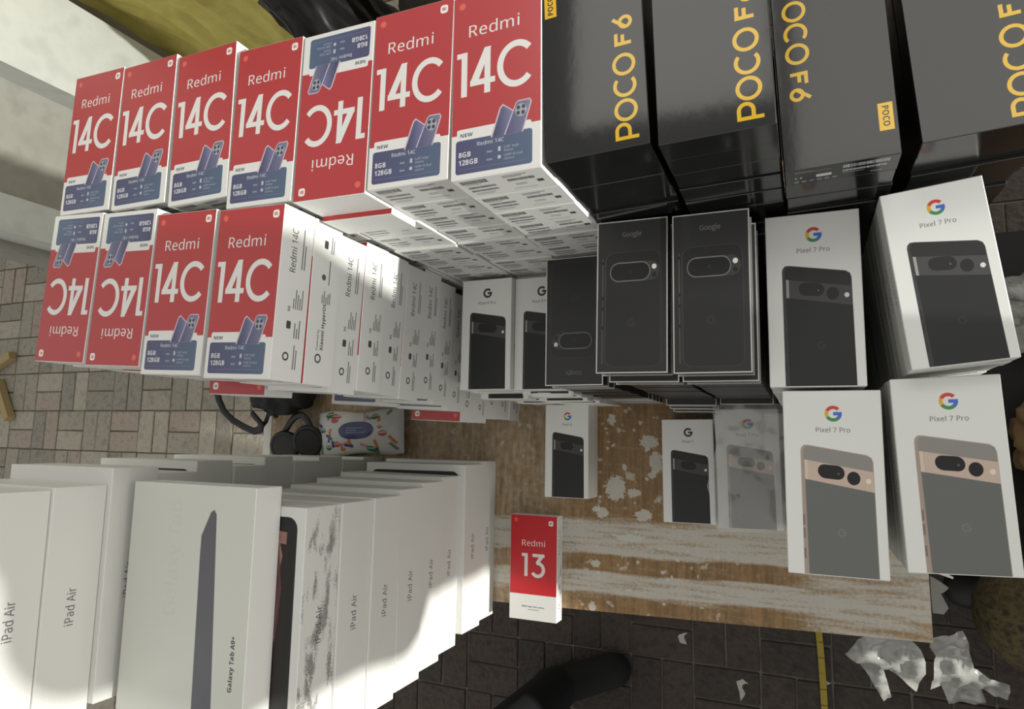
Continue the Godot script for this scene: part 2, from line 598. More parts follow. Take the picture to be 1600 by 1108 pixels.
func front_13() -> Texture2D:
	var W := 256.0
	var H := 520.0
	var white := Color(0.86, 0.855, 0.84)
	var c := canvas(256, 520, Color(0.74, 0.07, 0.12))
	c.rect(0, 0.76 * H, W, H, white)
	c.text("Redmi", Vector2(0.5 * W, 0.27 * H), 0.058 * H, white, 0, 0.5, false, 1, 1.12)
	var t := 0.07 * W
	c.rect(0.31 * W, 0.37 * H, 0.31 * W + t, 0.59 * H, white)
	c.rect(0.25 * W, 0.37 * H, 0.33 * W, 0.37 * H + t * 0.9, white)
	c.rect(0.48 * W, 0.37 * H, 0.74 * W, 0.37 * H + t * 0.9, white)
	c.fill([PackedVector2Array([Vector2(0.64 * W, 0.385 * H), Vector2(0.74 * W, 0.385 * H), Vector2(0.63 * W, 0.455 * H), Vector2(0.55 * W, 0.455 * H)])], white)
	c.fill([c.arc(0.595 * W, 0.52 * H, 0.125 * W, 0.062 * H, -105, 150, t)], white)
	milogo(c, 0.87 * W, 0.07 * H, 0.05 * W)
	stamp(c, 0.11 * W, 0.05 * H, 0.05 * W)
	c.text("108MP super-clear camera", Vector2(0.5 * W, 0.875 * H), 0.0135 * H, Color(0.2, 0.2, 0.2), 0, 0.5, true)
	micro(c, 0.4 * W, 0.9 * H, 0.64 * W, 1, 7, Color(0.35, 0.35, 0.35), 0.7)
	return c.tex()

func P2(u: float, v: float, W: float, H: float) -> Vector2:
	return Vector2(u * W, v * H)

# white handset carton fronts; style 0 dark, 1 sand; lens 1: one pill, 2: pill and a round one, 3: one wide pill
func front_pixel(title: String, style: int, lens: int, dull := false) -> Texture2D:
	var W := 256.0
	var H := 512.0
	var c := canvas(256, 512, Color(0.875, 0.875, 0.865))
	glogo(c, 0.52 * W, 0.125 * H, 0.088 * W, dull)
	c.text(title, Vector2(0.51 * W, 0.215 * H), 0.026 * H, Color(0.4, 0.4, 0.41), 0, 0.5, false, 1, 1.05)
	var body: Color = [Color(0.085, 0.087, 0.092), Color(0.4, 0.405, 0.395)][style]
	var head: Color = [Color(0.1, 0.1, 0.105), Color(0.54, 0.53, 0.51)][style]
	var bar: Color = [Color(0.24, 0.24, 0.245), Color(0.77, 0.69, 0.63)][style]
	var edge: Color = [Color(0.2, 0.2, 0.21), Color(0.64, 0.57, 0.53)][style]
	var top := 0.305
	c.fill([PackedVector2Array([P2(0.165, 1.01, W, H), P2(0.165, top + 0.03, W, H), P2(0.172, top + 0.01, W, H), P2(0.2, top - 0.005, W, H), P2(0.24, top - 0.006, W, H), P2(0.84, top + 0.045, W, H), P2(0.885, top + 0.06, W, H), P2(0.9, top + 0.085, W, H), P2(0.91, 1.01, W, H)])], edge)
	c.fill([PackedVector2Array([P2(0.215, 1.01, W, H), P2(0.195, top + 0.03, W, H), P2(0.215, top + 0.004, W, H), P2(0.25, top, W, H), P2(0.84, top + 0.05, W, H), P2(0.88, top + 0.064, W, H), P2(0.893, top + 0.088, W, H), P2(0.9, 1.01, W, H)])], head)
	c.fill([PackedVector2Array([P2(0.215, 1.01, W, H), P2(0.205, top + 0.17, W, H), P2(0.9, top + 0.235, W, H), P2(0.905, 1.01, W, H)])], body)
	c.fill([PackedVector2Array([P2(0.2, top + 0.075, W, H), P2(0.895, top + 0.135, W, H), P2(0.902, top + 0.245, W, H), P2(0.202, top + 0.182, W, H)])], bar)
	c.fill([PackedVector2Array([P2(0.205, top + 0.075, W, H), P2(0.235, top + 0.078, W, H), P2(0.235, top + 0.186, W, H), P2(0.205, top + 0.183, W, H)])], Color(0.62, 0.6, 0.58) if style == 0 else Color(0.82, 0.75, 0.69))
	var kx := Color(0.05, 0.05, 0.055)
	var sl := 0.085 * H / W
	var lens_poly := func(u0: float, u1: float, v: float) -> PackedVector2Array:
		var p: PackedVector2Array = c.rr(u0 * W, v * H - 0.038 * H, u1 * W, v * H + 0.038 * H, minf(0.037 * H, (u1 - u0) * W * 0.49))
		for i in p.size():
			p[i].y += (p[i].x - u0 * W) * sl * 0.5
		return p
	if lens == 2:
		c.fill([lens_poly.call(0.34, 0.61, top + 0.135)], kx)
		c.fill([c.ellipse(0.7 * W, (top + 0.172) * H, 0.065 * W, 0.036 * H)], kx)
		c.fill([c.ellipse(0.55 * W, (top + 0.15) * H, 3, 3)], Color(0.35, 0.35, 0.4))
	elif lens == 1:
		c.fill([lens_poly.call(0.36, 0.66, top + 0.137)], kx)
	else:
		c.fill([lens_poly.call(0.34, 0.72, top + 0.135)], kx)
	c.fill([c.ellipse(0.845 * W, (top + 0.185) * H, 0.026 * W, 0.014 * H)], Color(0.86, 0.85, 0.82) if style == 0 else Color(0.88, 0.84, 0.78))
	for q in [0.42, 0.5, 0.62]:
		c.rect(0.168 * W, (top + q * 0.9) * H, 0.19 * W, (top + q * 0.9 + 0.055) * H, edge.darkened(0.25))
	if style == 1 or lens == 2:
		glogo_flat(c, 0.56 * W, 0.77 * H, 0.045 * W, body.lightened(0.08))
	return c.tex()

func glogo_flat(c: Canvas, x: float, y: float, r: float, k: Color) -> void:
	var t := r * 0.4
	c.fill([c.arc(x, y, r - t / 2, r - t / 2, 0, 318, t)], k)
	c.rect(x, y - t * 0.45, x + r, y + t * 0.45, k)

func front_black() -> Texture2D:
	var W := 256.0
	var H := 512.0
	var c := canvas(256, 512, Color(0.13, 0.13, 0.13))
	c.text("Google", Vector2(0.5 * W, 0.085 * H), 0.033 * H, Color(0.42, 0.42, 0.42), 0, 0.5)
	c.fill([c.rr(0.1 * W, 0.205 * H, 0.93 * W, 0.97 * H, 34)], Color(0.2, 0.2, 0.2))
	c.fill([c.rr(0.12 * W, 0.209 * H, 0.92 * W, 0.966 * H, 31)], Color(0.1, 0.1, 0.105))
	c.rect(0.06 * W, 0.24 * H, 0.075 * W, 0.95 * H, Color(0.3, 0.3, 0.3))
	for q in [0.26, 0.5, 0.57, 0.7]:
		c.rect(0.055 * W, q * H, 0.085 * W, (q + 0.02) * H, Color(0.05, 0.05, 0.05))
	c.fill([c.rr(0.175 * W, 0.275 * H, 0.905 * W, 0.405 * H, 33)], Color(0.2, 0.2, 0.2))
	c.fill([c.rr(0.175 * W, 0.275 * H, 0.775 * W, 0.405 * H, 33)], Color(0.42, 0.42, 0.42))
	c.fill([c.rr(0.19 * W, 0.283 * H, 0.76 * W, 0.397 * H, 29)], Color(0.04, 0.04, 0.045))
	c.fill([c.ellipse(0.83 * W, 0.315 * H, 9, 9)], Color(0.85, 0.84, 0.8))
	c.fill([c.ellipse(0.83 * W, 0.37 * H, 8, 8)], Color(0.06, 0.06, 0.065))
	c.fill([c.ellipse(0.48 * W, 0.34 * H, 5, 5)], Color(0.14, 0.14, 0.15))
	glogo_flat(c, 0.5 * W, 0.68 * H, 15, Color(0.16, 0.16, 0.165))
	return c.tex()

func poco_word(c: Canvas, W: float, H: float) -> void:
	# letters of stroke width t, laid along -v, from the lower end upwards
	var y := Color(0.83, 0.66, 0.1)
	var t := 0.036 * W
	var hgt := 0.225 * W
	var u0 := 0.69 * W
	var v := 0.965 * H
	var P := func(a: float, b: float) -> Vector2:      # a along the word, b up the letter (0 at the foot)
		return Vector2(u0 + hgt - b, v - a)
	var line := func(a: float, b: float, a2: float, b2: float) -> void:
		c.fill([c.line(P.call(a, b), P.call(a2, b2), t)], y)
	var arc := func(a: float, b: float, ra: float, rb: float, d0: float, d1: float) -> void:
		var pts := PackedVector2Array()
		for k in 2:
			for i in 25:
				var f := i / 24.0
				var th := deg_to_rad(lerpf(d0, d1, f if k == 0 else 1.0 - f))
				var rr := t / 2 if k == 0 else -t / 2
				pts.append(P.call(a + (ra + rr) * cos(th), b + (rb + rr) * sin(th)))
		c.fill([pts], y)
	var h2 := hgt / 2
	var r := h2 - t / 2
	# P
	line.call(t / 2, 0.0, t / 2, hgt)
	line.call(0.0, hgt - t / 2, 0.09 * W, hgt - t / 2)
	line.call(0.0, hgt * 0.38, 0.09 * W, hgt * 0.38)
	arc.call(0.09 * W, hgt * 0.69 - t * 0.25, hgt * 0.31 - t * 0.25, hgt * 0.31 - t * 0.25, -90, 90)
	# O C O
	arc.call(0.29 * W, h2, r, r, 0, 359.9)
	arc.call(0.53 * W, h2, r, r, 48, 312)
	arc.call(0.745 * W, h2, r, r, 0, 359.9)
	# F
	var f0 := 0.955 * W
	line.call(f0, hgt * 0.14, f0, hgt * 0.86)
	line.call(f0 - t / 2, hgt * 0.86 - t / 2, f0 + 0.11 * W, hgt * 0.86 - t / 2)
	line.call(f0, hgt * 0.5, f0 + 0.09 * W, hgt * 0.5)
	# 6
	arc.call(f0 + 0.215 * W, hgt * 0.36, 0.052 * W, 0.052 * W, 0, 359.9)
	line.call(f0 + 0.168 * W, hgt * 0.38, f0 + 0.262 * W, hgt * 0.9)

func front_poco() -> Texture2D:
	var W := 300.0
	var H := 600.0
	var c := canvas(300, 600, Color(0.075, 0.077, 0.078))
	poco_word(c, W, H)
	c.rect(0.03 * W, 0.12 * H, 0.155 * W, 0.255 * H, Color(0.86, 0.68, 0.14))
	c.text("POCO", Vector2(0.092 * W, 0.19 * H), 0.055 * W, Color(0.2, 0.17, 0.08), -PI / 2, 0.5, true)
	return c.tex()

func end_poco() -> Texture2D:
	var W := 300.0
	var H := 120.0
	var k := Color(0.72, 0.73, 0.75)
	var c := canvas(300, 120, Color(0.065, 0.067, 0.07))
	micro(c, 0.08 * W, 0.12 * H, 0.42 * W, 2, 8, k, 0.5)
	bars(c, 0.52 * W, 0.12 * H, 0.92 * W, 0.32 * H, k, 21)
	bars(c, 0.52 * W, 0.44 * H, 0.9 * W, 0.56 * H, k, 22)
	micro(c, 0.52 * W, 0.64 * H, 0.88 * W, 1, 9, k, 0.6)
	c.fill([c.rr(0.28 * W, 0.46 * H, 0.42 * W, 0.64 * H, 4)], k, 0.9)
	c.text("C E", Vector2(0.12 * W, 0.55 * H), 11, k, 0, 0.5, true)
	for i in 6:
		c.fill([c.arc((0.1 + 0.07 * i) * W, 0.82 * H, 5, 5, 0, 359, 2.5)], k, 0.8)
	c.text("POCO", Vector2(0.82 * W, 0.84 * H), 8, k, 0, 0.5, true)
	return c.tex()

func spine_text(s: String, size: float, col: Color, k: Color, at := 0.5) -> Texture2D:
	var c := canvas(640, 128, col)
	c.text(s, Vector2(at * 640, 64), size, k, 0, 0.5)
	return c.tex()

func front_ipad(pic: bool) -> Texture2D:
	var W := 360.0
	var H := 500.0
	var c := canvas(360, 500, Color(0.85, 0.85, 0.835))
	c.fill([c.rr(0.045 * W, 0.04 * H, 0.945 * W, 0.96 * H, 26)], Color(0.07, 0.075, 0.09))
	c.fill([c.rr(0.1 * W, 0.075 * H, 0.89 * W, 0.925 * H, 8)], Color(0.085, 0.1, 0.14) if not pic else Color(0.12, 0.09, 0.09))
	var g := RandomNumberGenerator.new()
	g.seed = 4
	if pic:
		for i in 34:
			var a := Vector2(g.randf_range(0.1, 0.89) * W, g.randf_range(0.08, 0.9) * H)
			var o := Vector2(0.8 * W, 0.1 * H)
			var d := (a - o).orthogonal().normalized() * g.randf_range(6, 18)
			c.fill([PackedVector2Array([o, (o + a) / 2 + d, a, (o + a) / 2 - d])], [Color(0.66, 0.5, 0.46), Color(0.4, 0.26, 0.25), Color(0.76, 0.66, 0.6), Color(0.2, 0.13, 0.14)][i % 4], 0.85)
		c.fill([c.rr(0.0, 0.0, W, 0.04 * H, 1)], Color(0.85, 0.85, 0.835))
	return c.tex()

func front_galaxy() -> Texture2D:
	var W := 400.0
	var H := 540.0
	var c := canvas(400, 540, Color(0.8, 0.81, 0.775))
	c.fill([PackedVector2Array([P2(0.62, 1.0, W, H), P2(0.6, 0.3, W, H), P2(0.6, 0.215, W, H), P2(0.665, 0.11, W, H), P2(0.69, 0.1, W, H), P2(0.71, 0.12, W, H), P2(0.775, 1.0, W, H)])], Color(0.36, 0.36, 0.385))
	c.text("Galaxy Tab A9+", P2(0.9, 0.72, W, H), 0.03 * W, Color(0.2, 0.2, 0.22), -PI / 2 + 0.02, 0.5, true)
	c.text("Galaxy Tab", P2(0.38, 0.32, W, H), 0.1 * W, Color(0.785, 0.795, 0.76), -PI / 2, 0.5)
	return c.tex()

func smudged_spine() -> Texture2D:
	var c := canvas(640, 128, Color(0.83, 0.825, 0.81))
	var n := FastNoiseLite.new()
	n.seed = 12
	n.frequency = 0.012
	var n2 := FastNoiseLite.new()
	n2.seed = 3
	n2.frequency = 0.15
	for y in 128:
		for x in 640:
			var v := n.get_noise_2d(x * 0.5, y * 1.6) * 1.6 + n2.get_noise_2d(x, y) * 0.5 - 0.12
			if v > 0:
				c.px(x, y, Color(0.42, 0.42, 0.41), minf(v * 1.4, 0.75))
	c.text("iPad Air", Vector2(0.5 * 640, 64), 21, Color(0.33, 0.33, 0.33), 0, 0.5)
	return c.tex()

func materials() -> void:
	var spec := 0.5
	M.white = mat(Color(0.86, 0.86, 0.845), 0.42)
	M.red_front = mat(Color(1, 1, 1), 0.3, front_14c(), 0.0, 0.8)
	M.spine_a = mat(Color(1, 1, 1), 0.38, spine_14c(false))
	M.spine_b = mat(Color(1, 1, 1), 0.38, spine_14c(true))
	M.end_a = mat(Color(1, 1, 1), 0.42, end_14c())
	M.front_13 = mat(Color(1, 1, 1), 0.4, front_13())
	M.p7p_dark = mat(Color(1, 1, 1), 0.5, front_pixel("Pixel 7 Pro", 0, 2))
	M.p7p_sand = mat(Color(1, 1, 1), 0.5, front_pixel("Pixel 7 Pro", 1, 2))
	M.p7 = mat(Color(1, 1, 1), 0.5, front_pixel("Pixel 7", 0, 1, true))
	M.p8 = mat(Color(1, 1, 1), 0.5, front_pixel("Pixel 8", 0, 1))
	M.p8p = mat(Color(1, 1, 1), 0.5, front_pixel("Pixel 8 Pro", 0, 3, true))
	M.p_spine = mat(Color(1, 1, 1), 0.5, spine_text("Google", 40, Color(0.8, 0.8, 0.785), Color(0.55, 0.55, 0.55)))
	M.black_front = mat(Color(1, 1, 1), 0.38, front_black())
	M.black = mat(Color(0.12, 0.12, 0.125), 0.4)
	M.trim = mat(Color(0.78, 0.775, 0.76), 0.22, null, 0.6)
	M.poco_front = mat(Color(1, 1, 1), 0.09, front_poco(), 0.0, 0.49)
	M.poco_front.normal_enabled = true
	M.poco_front.normal_texture = noise_tex(5, 0.02, [], 256, true, 1.0)
	M.poco_front.normal_scale = 0.05
	M.poco_end = mat(Color(1, 1, 1), 0.2, end_poco())
	M.poco_side = mat(Color(0.07, 0.072, 0.075), 0.16, null, 0.0, 0.6)
	M.ipad_pic = mat(Color(1, 1, 1), 0.45, front_ipad(true))
	M.ipad_blue = mat(Color(1, 1, 1), 0.45, front_ipad(false))
	M.ipad_spine = mat(Color(1, 1, 1), 0.5, spine_text("iPad Air", 21, Color(0.83, 0.825, 0.81), Color(0.36, 0.36, 0.36)))
	M.ipad_smudge = mat(Color(1, 1, 1), 0.6, smudged_spine())
	M.ipad_white = mat(Color(0.84, 0.835, 0.82), 0.5)
	M.galaxy = mat(Color(1, 1, 1), 0.42, front_galaxy())

var mesh_cache := {}
func box_of(kind: String, t: float) -> Mesh:
	var key := "%s %.4f" % [kind, t]
	if mesh_cache.has(key):
		return mesh_cache[key]
	var m: ArrayMesh
	match kind:
		"red":
			m = carton(0.0877, t, 0.178, 0.0006, {"t": M.red_front, "e": M.spine_a, "w": M.spine_b, "s": M.end_a, "n": M.white, "b": M.white, "c": M.white})
		"red13":
			m = carton(0.0877, t, 0.178, 0.0006, {"t": M.front_13, "e": M.spine_a, "c": M.white})
		"poco":
			m = carton(0.0885, t, 0.178, 0.0006, {"t": M.poco_front, "n": M.poco_end, "c": M.poco_side})
		"p7p_dark", "p7p_sand":
			m = carton(0.085, t, 0.172, 0.0007, {"t": M[kind], "e": M.p_spine, "w": M.p_spine, "c": M.white})
		"p7p_sleeve":
			m = carton(0.088, t, 0.172, 0.0007, {"t": M.p7p_sand, "e": M.p_spine, "w": M.p_spine, "c": M.white})
		"p7p_small":
			m = carton(0.0803, t, 0.1625, 0.0007, {"t": M.p7p_dark, "e": M.p_spine, "w": M.p_spine, "c": M.white})
		"p8p":
			m = carton(0.0775, t, 0.158, 0.0007, {"t": M.p8p, "e": M.p_spine, "w": M.p_spine, "c": M.white})
		"p8", "p7":
			m = carton(0.0775, t, 0.157, 0.0007, {"t": M[kind], "e": M.white, "c": M.white})
	mesh_cache[key] = m
	return m

# one stack: kind, x, z, depth of its top below the lens, turn in degrees (east towards south), number, flips and per-layer shifts
func stack(kind: String, called: String, x: float, z: float, d: float, turn: float, n: int, label: String, category: String, group: String, opt := {}) -> void:
	var t := (CAM_Y - d - TABLE_Y) / n
	var flips: Array = opt.get("flip", [])
	var js: float = opt.get("jitter", 0.0015)
	for k in n:
		var o: Node3D
		var tt := t - 0.0002
		if kind == "black":
			o = black_box(called, tt, k < 2 or k >= n - 4)
		else:
			o = part(called, box_of(kind, tt), self)
		var sx := 0.0
		var sz := 0.0
		var yaw := turn
		if k > 0:
			sx = rng.randf_range(-js, js) * 0.5
			sz = rng.randf_range(-js, js) * 2.0
			yaw += rng.randf_range(-1, 1) * opt.get("twist", 0.4)
		if opt.has("dx"):
			sx += opt.dx[mini(k, opt.dx.size() - 1)]
		if opt.has("dz"):
			sz += opt.dz[mini(k, opt.dz.size() - 1)]
		o.position = Vector3(x + sx, TABLE_Y + (n - 1 - k) * t, z + sz)
		o.rotation.y = -deg_to_rad(yaw) + (PI if k in flips else 0.0)
		tag(o, label.replace("@", ORD[k]), category, group)

var black_meshes := {}
func black_box(called: String, t: float, trimmed: bool) -> Node3D:
	var o := base(called)
	var key := "%.4f" % t
	if not black_meshes.has(key):
		var e := 0.0012
		var body := carton(0.0735 - 2 * e, t, 0.16 - 2 * e, 0.0004, {"t": M.black_front, "c": M.black})
		# bright bands along the edges of the lid
		var st := new_st()
		for s in [-1, 1]:
			bx(st, Vector3(s * (0.0735 / 2 - e / 2), t - 0.0013, 0), Vector3(e, 0.0026, 0.16))
			bx(st, Vector3(0, t - 0.0013, s * (0.16 / 2 - e / 2)), Vector3(0.0735 - 2 * e, 0.0026, e))
			bx(st, Vector3(s * (0.0735 / 2 - e / 2), 0.0013, 0), Vector3(e, 0.0026, 0.16))
			bx(st, Vector3(0, 0.0013, s * (0.16 / 2 - e / 2)), Vector3(0.0735 - 2 * e, 0.0026, e))
		black_meshes[key] = [body, st.commit()]
	part("carton", black_meshes[key][0], o)
	if trimmed:
		part("edge_trim", black_meshes[key][1], o, M.trim).set_meta("label", "bright silver edge band")
	return o

func stacks() -> void:
	var ax := [[-0.785, -0.352, 1.57], [-0.6945, -0.348, 0.3], [-0.602, -0.342, -0.5], [-0.5115, -0.327, 1.2], [-0.4215, -0.3225, 0.9], [-0.3325, -0.3235, 0.5], [-0.2435, -0.3205, -0.7]]
	for i in 7:
		var opt := {"flip": [], "jitter": 0.0012, "twist": 0.25}
		if i == 4:
			opt.flip = [0, 1]
			opt.dz = [0.0, 0.004, 0.0]
		elif i < 4:
			opt.flip = [[3, 6], [2, 7], [1, 5], [4, 8]][i]
		stack("red", "phone_box", ax[i][0], ax[i][1], 0.512, ax[i][2], 14, "red white phone box, @ in %s stack from left, back row" % NTH[i], "phone box", "red phone boxes in the back row", opt)
		if opt.flip:
			pass
	var bxs := [[-0.794, -0.171, 3.4], [-0.703, -0.164, 2.7], [-0.6125, -0.152, 2.3], [-0.5195, -0.146, 2.2]]
	var bopt := [{"flip": [0, 2], "jitter": 0.001}, {"flip": [0, 1, 5], "dz": [0, 0.005, 0.0]}, {"flip": [2, 5], "dz": [0, 0, 0.012, 0.004, 0.0, 0.0, 0.0, 0.016, 0.006]}, {"flip": [1, 9, 11], "twist": 0.8, "dz": [0, 0.002, 0.003, 0.0, 0.002, 0.003, 0.002, 0.004, 0.012, 0.03, 0.024, 0.02, 0.018, 0.016], "dx": [0, 0.002, -0.001, 0.001, 0, 0, -0.002, -0.003, -0.006, -0.008, -0.008, -0.01, -0.008, -0.006]}]
	for i in 4:
		stack("red", "phone_box", bxs[i][0], bxs[i][1], 0.508, bxs[i][2], 14, "red white phone box, @ in %s stack from left, front row" % NTH[i], "phone box", "red phone boxes in the front row", bopt[i])
	# glossy black boxes
	var side := ["leftmost", "second", "third", "rightmost"]
	var pc := [[-0.1545, -0.3255, 0.513, -2.6, 19], [-0.0592, -0.3265, 0.515, -2.0, 19], [0.0315, -0.3235, 0.6, -2.4, 16], [0.1315, -0.334, 0.6, -4.0, 16]]
	for i in 4:
		stack("poco", "glossy_phone_box", pc[i][0], pc[i][1], pc[i][2], pc[i][3], pc[i][4], "glossy black phone box with yellow lettering, @ in %s tall black stack" % side[i], "phone box", "glossy black phone boxes", {"flip": [0] if i == 2 else [], "twist": 0.25, "jitter": 0.0012})
	# white handset boxes on the right
	stack("p7p_dark", "white_phone_box", 0.012, -0.143, 0.706, 0.0, 15, "white phone box with dark handset picture, @ of stack beside black boxes", "phone box", "white phone boxes on the right", {"twist": 0.08, "jitter": 0.0003})
	stack("p7p_small", "white_phone_box", 0.1185, -0.1535, 0.68, -6.4, 16, "white phone box, dark handset picture, @ of tilted stack at far right", "phone box", "white phone boxes on the right", {"twist": 0.08, "jitter": 0.0003})
	stack("p7p_sand", "white_phone_box", 0.023, 0.0325, 0.71, 0.0, 15, "white phone box with sand handset picture, @ of near left stack", "phone box", "white phone boxes on the right", {"twist": 0.08, "jitter": 0.0003})
	stack("p7p_sand", "white_phone_box", 0.1185, 0.0215, 0.706, -2.2, 15, "white phone box with sand handset picture, @ of near right stack", "phone box", "white phone boxes on the right", {"twist": 0.08, "jitter": 0.0003})
	# black boxes with bright edges
	stack("black", "black_phone_box", -0.2565, -0.1485, 0.779, 0.0, 13, "matt black phone box, @ of lowest black stack", "phone box", "matt black phone boxes", {"flip": [0], "twist": 0.2, "jitter": 0.0006})
	stack("black", "black_phone_box", -0.159, -0.1505, 0.67, 0.6, 16, "matt black phone box, @ of middle black stack", "phone box", "matt black phone boxes", {"twist": 0.15, "jitter": 0.0004, "dz": [0, 0.007, 0.004, 0.004, 0.004, 0.004, 0.004, 0.004, 0.004, 0.004, 0.004, 0.004, 0.012, 0.016, 0.02, 0.014], "dx": [0, 0.006, 0.004]})
	stack("black", "black_phone_box", -0.08, -0.1485, 0.668, 0.2, 16, "matt black phone box, @ of right black stack", "phone box", "matt black phone boxes", {"twist": 0.15, "jitter": 0.0004, "dz": [0, 0.006, 0.003, 0.003, 0.003, 0.003, 0.003, 0.003, 0.003, 0.003, 0.003, 0.003, 0.01, 0.006, 0.012, 0.008], "dx": [0, 0.004, 0.003]})
	# smaller white ones in the middle
	stack("p8p", "white_phone_box", -0.4105, -0.15, 0.85, 0.0, 9, "white phone box with grey logo, @ of stack by red boxes", "phone box", "white phone boxes in the middle", {"twist": 0.6, "dz": [0, 0.004, 0.008, 0.004]})
	stack("p8p", "white_phone_box", -0.3325, -0.15, 0.862, 0.0, 9, "white phone box with grey logo, @ of stack by matt black boxes", "phone box", "white phone boxes in the middle", {"twist": 0.6, "dz": [0, 0.004, 0.006, 0.008]})
	stack("p8", "white_phone_box", -0.374, 0.0145, 1.1, 0.0, 2, "small white phone box alone on the table centre, @", "phone box", "white phone boxes in the middle", {"twist": 0.0, "jitter": 0.0})
	stack("p7", "white_phone_box", -0.167, 0.04, 1.068, -0.6, 3, "white phone box, dark handset picture, @ of low stack on bare wood", "phone box", "white phone boxes in the middle", {"twist": 0.5})
	stack("p7p_sleeve", "white_phone_box", -0.078, 0.033, 1.044, -0.8, 4, "white phone box under clear film, @ of low film-wrapped stack", "phone box", "white phone boxes in the middle", {"twist": 0.4})
	var o := part("red_phone_box", box_of("red13", 0.027), self)
	o.position = Vector3(-0.443, TABLE_Y, 0.217)
	tag(o, "single red and white phone box numbered thirteen at table edge", "phone box")

func to_px(p: Vector3) -> Vector2:
	var q := p - Vector3(0, CAM_Y, 0)
	var r := Vector3(0.91791811, -0.39635158, -0.01821447).dot(q)
	var u := Vector3(0.03395929, 0.12421967, -0.99167345).dot(q)
	var b := Vector3(0.39531393, 0.90965648, 0.1274833).dot(q)
	return Vector2(800 + 1054.35 * r / -b, 554 - 1054.35 * u / -b)

# a point at a given depth below the lens, for laying out things read off the photograph
func at_depth(x: float, y: float, d: float) -> Vector3:
	var v := Vector3(0.91791811, -0.39635158, -0.01821447) * ((x - 800) / 1054.35) - Vector3(0.03395929, 0.12421967, -0.99167345) * ((y - 554) / 1054.35) - Vector3(0.39531393, 0.90965648, 0.1274833)
	return Vector3(0, CAM_Y, 0) + v * (d / -v.y)

func ground() -> void:
	var st := new_st()
	bx(st, Vector3(-0.6, -0.0565, -0.6), Vector3(13.2, 0.1, 10))
	var fm := mat(Color(1, 1, 1), 0.95, noise_tex(21, 0.02, [Color(0.36, 0.345, 0.31), Color(0.46, 0.44, 0.4), Color(0.4, 0.385, 0.35)]))
	fm.uv1_triplanar = true
	fm.uv1_world_triplanar = true
	fm.uv1_scale = Vector3(1.5, 1.5, 1.5)
	var fl := part("floor", st.commit(), self, fm)
	tag(fl, "grey concrete block paving with recessed joints", "floor", "", "structure")
	var pm := []
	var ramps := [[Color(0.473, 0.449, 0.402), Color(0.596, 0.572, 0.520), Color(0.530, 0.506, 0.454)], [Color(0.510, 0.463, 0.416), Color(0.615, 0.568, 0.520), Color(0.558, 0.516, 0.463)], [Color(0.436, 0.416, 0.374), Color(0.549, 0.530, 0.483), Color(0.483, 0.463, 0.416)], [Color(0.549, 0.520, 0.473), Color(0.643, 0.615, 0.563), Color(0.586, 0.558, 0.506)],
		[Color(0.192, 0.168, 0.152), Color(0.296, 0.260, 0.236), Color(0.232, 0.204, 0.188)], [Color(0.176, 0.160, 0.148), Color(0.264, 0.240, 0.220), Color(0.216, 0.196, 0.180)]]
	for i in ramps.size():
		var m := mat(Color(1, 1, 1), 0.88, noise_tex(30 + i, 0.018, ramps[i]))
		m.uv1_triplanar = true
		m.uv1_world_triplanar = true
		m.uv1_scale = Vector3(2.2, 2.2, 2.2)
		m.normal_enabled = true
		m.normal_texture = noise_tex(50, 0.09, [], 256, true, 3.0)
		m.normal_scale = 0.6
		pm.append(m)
	# bevelled paver meshes, three variants
	var meshes := []
	for v in 3:
		var L := 0.163 - 0.0015 * v
		var W := 0.0795 - 0.001 * v
		meshes.append(carton(L, 0.04, W, 0.0022, {"c": pm[0]}))
	var cell := 0.1665
	var x0 := -2.29
	var z0 := -0.0944
	var singles := []
	var rest := []
	var g := RandomNumberGenerator.new()
	g.seed = 11
	for i in range(-18, 26):
		for j in range(-17, 11):
			var cx := x0 + (i + 0.5) * cell
			var cz := z0 + (j + 0.5) * cell
			var flat := posmod(i + j, 2) == 0
			for k in [-1, 1]:
				var p := Vector3(cx, 0, cz)
				if flat:
					p.z += k * cell / 4
				else:
					p.x += k * cell / 4
				var tilt := Vector3(g.randfn(0, 0.008), (0.0 if flat else PI / 2) + g.randfn(0, 0.008), g.randfn(0, 0.008))
				var dy := g.randfn(0, 0.0012)
				var kind := 4 + g.randi() % 2 if (cx > -1.25 and cz > -0.3) or cx > -0.3 else g.randi() % 4  # browner, darker pavers near and right; some shade is in their colour
				var q := to_px(p)
				var seen := (q.x > -10 and q.x < 1610 and q.y > -10 and q.y < 1118) and ((q.y > 352 and q.y < 745 and (q.x < 100 or (q.y > 562 and q.x < 440))) or (q.y > 935 and q.x > 590) or (q.x > 1535 and q.y > 220))
				var e := [p + Vector3(0, -0.04 + dy, 0), tilt, kind, g.randi() % 3]
				if seen and singles.size() < 300:
					singles.append(e)
				else:
					rest.append(e)
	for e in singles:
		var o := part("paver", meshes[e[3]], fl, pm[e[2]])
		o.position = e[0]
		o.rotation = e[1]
	var sts := []
	var big := ArrayMesh.new()
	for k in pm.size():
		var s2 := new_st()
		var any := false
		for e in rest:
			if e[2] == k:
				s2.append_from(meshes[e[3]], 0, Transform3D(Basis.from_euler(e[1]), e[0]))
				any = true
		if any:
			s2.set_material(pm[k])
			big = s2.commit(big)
	var ro := part("pavers_beyond", big, fl)
	ro.set_meta("kind", "stuff")

func panel_box(called: String, parent: Node, c: Vector3, s: Vector3, m: Material, b := Basis.IDENTITY) -> MeshInstance3D:
	var st := new_st()
	bx(st, Vector3.ZERO, s)
	var o := part(called, st.commit(), parent, m)
	o.transform = Transform3D(b, c)
	return o

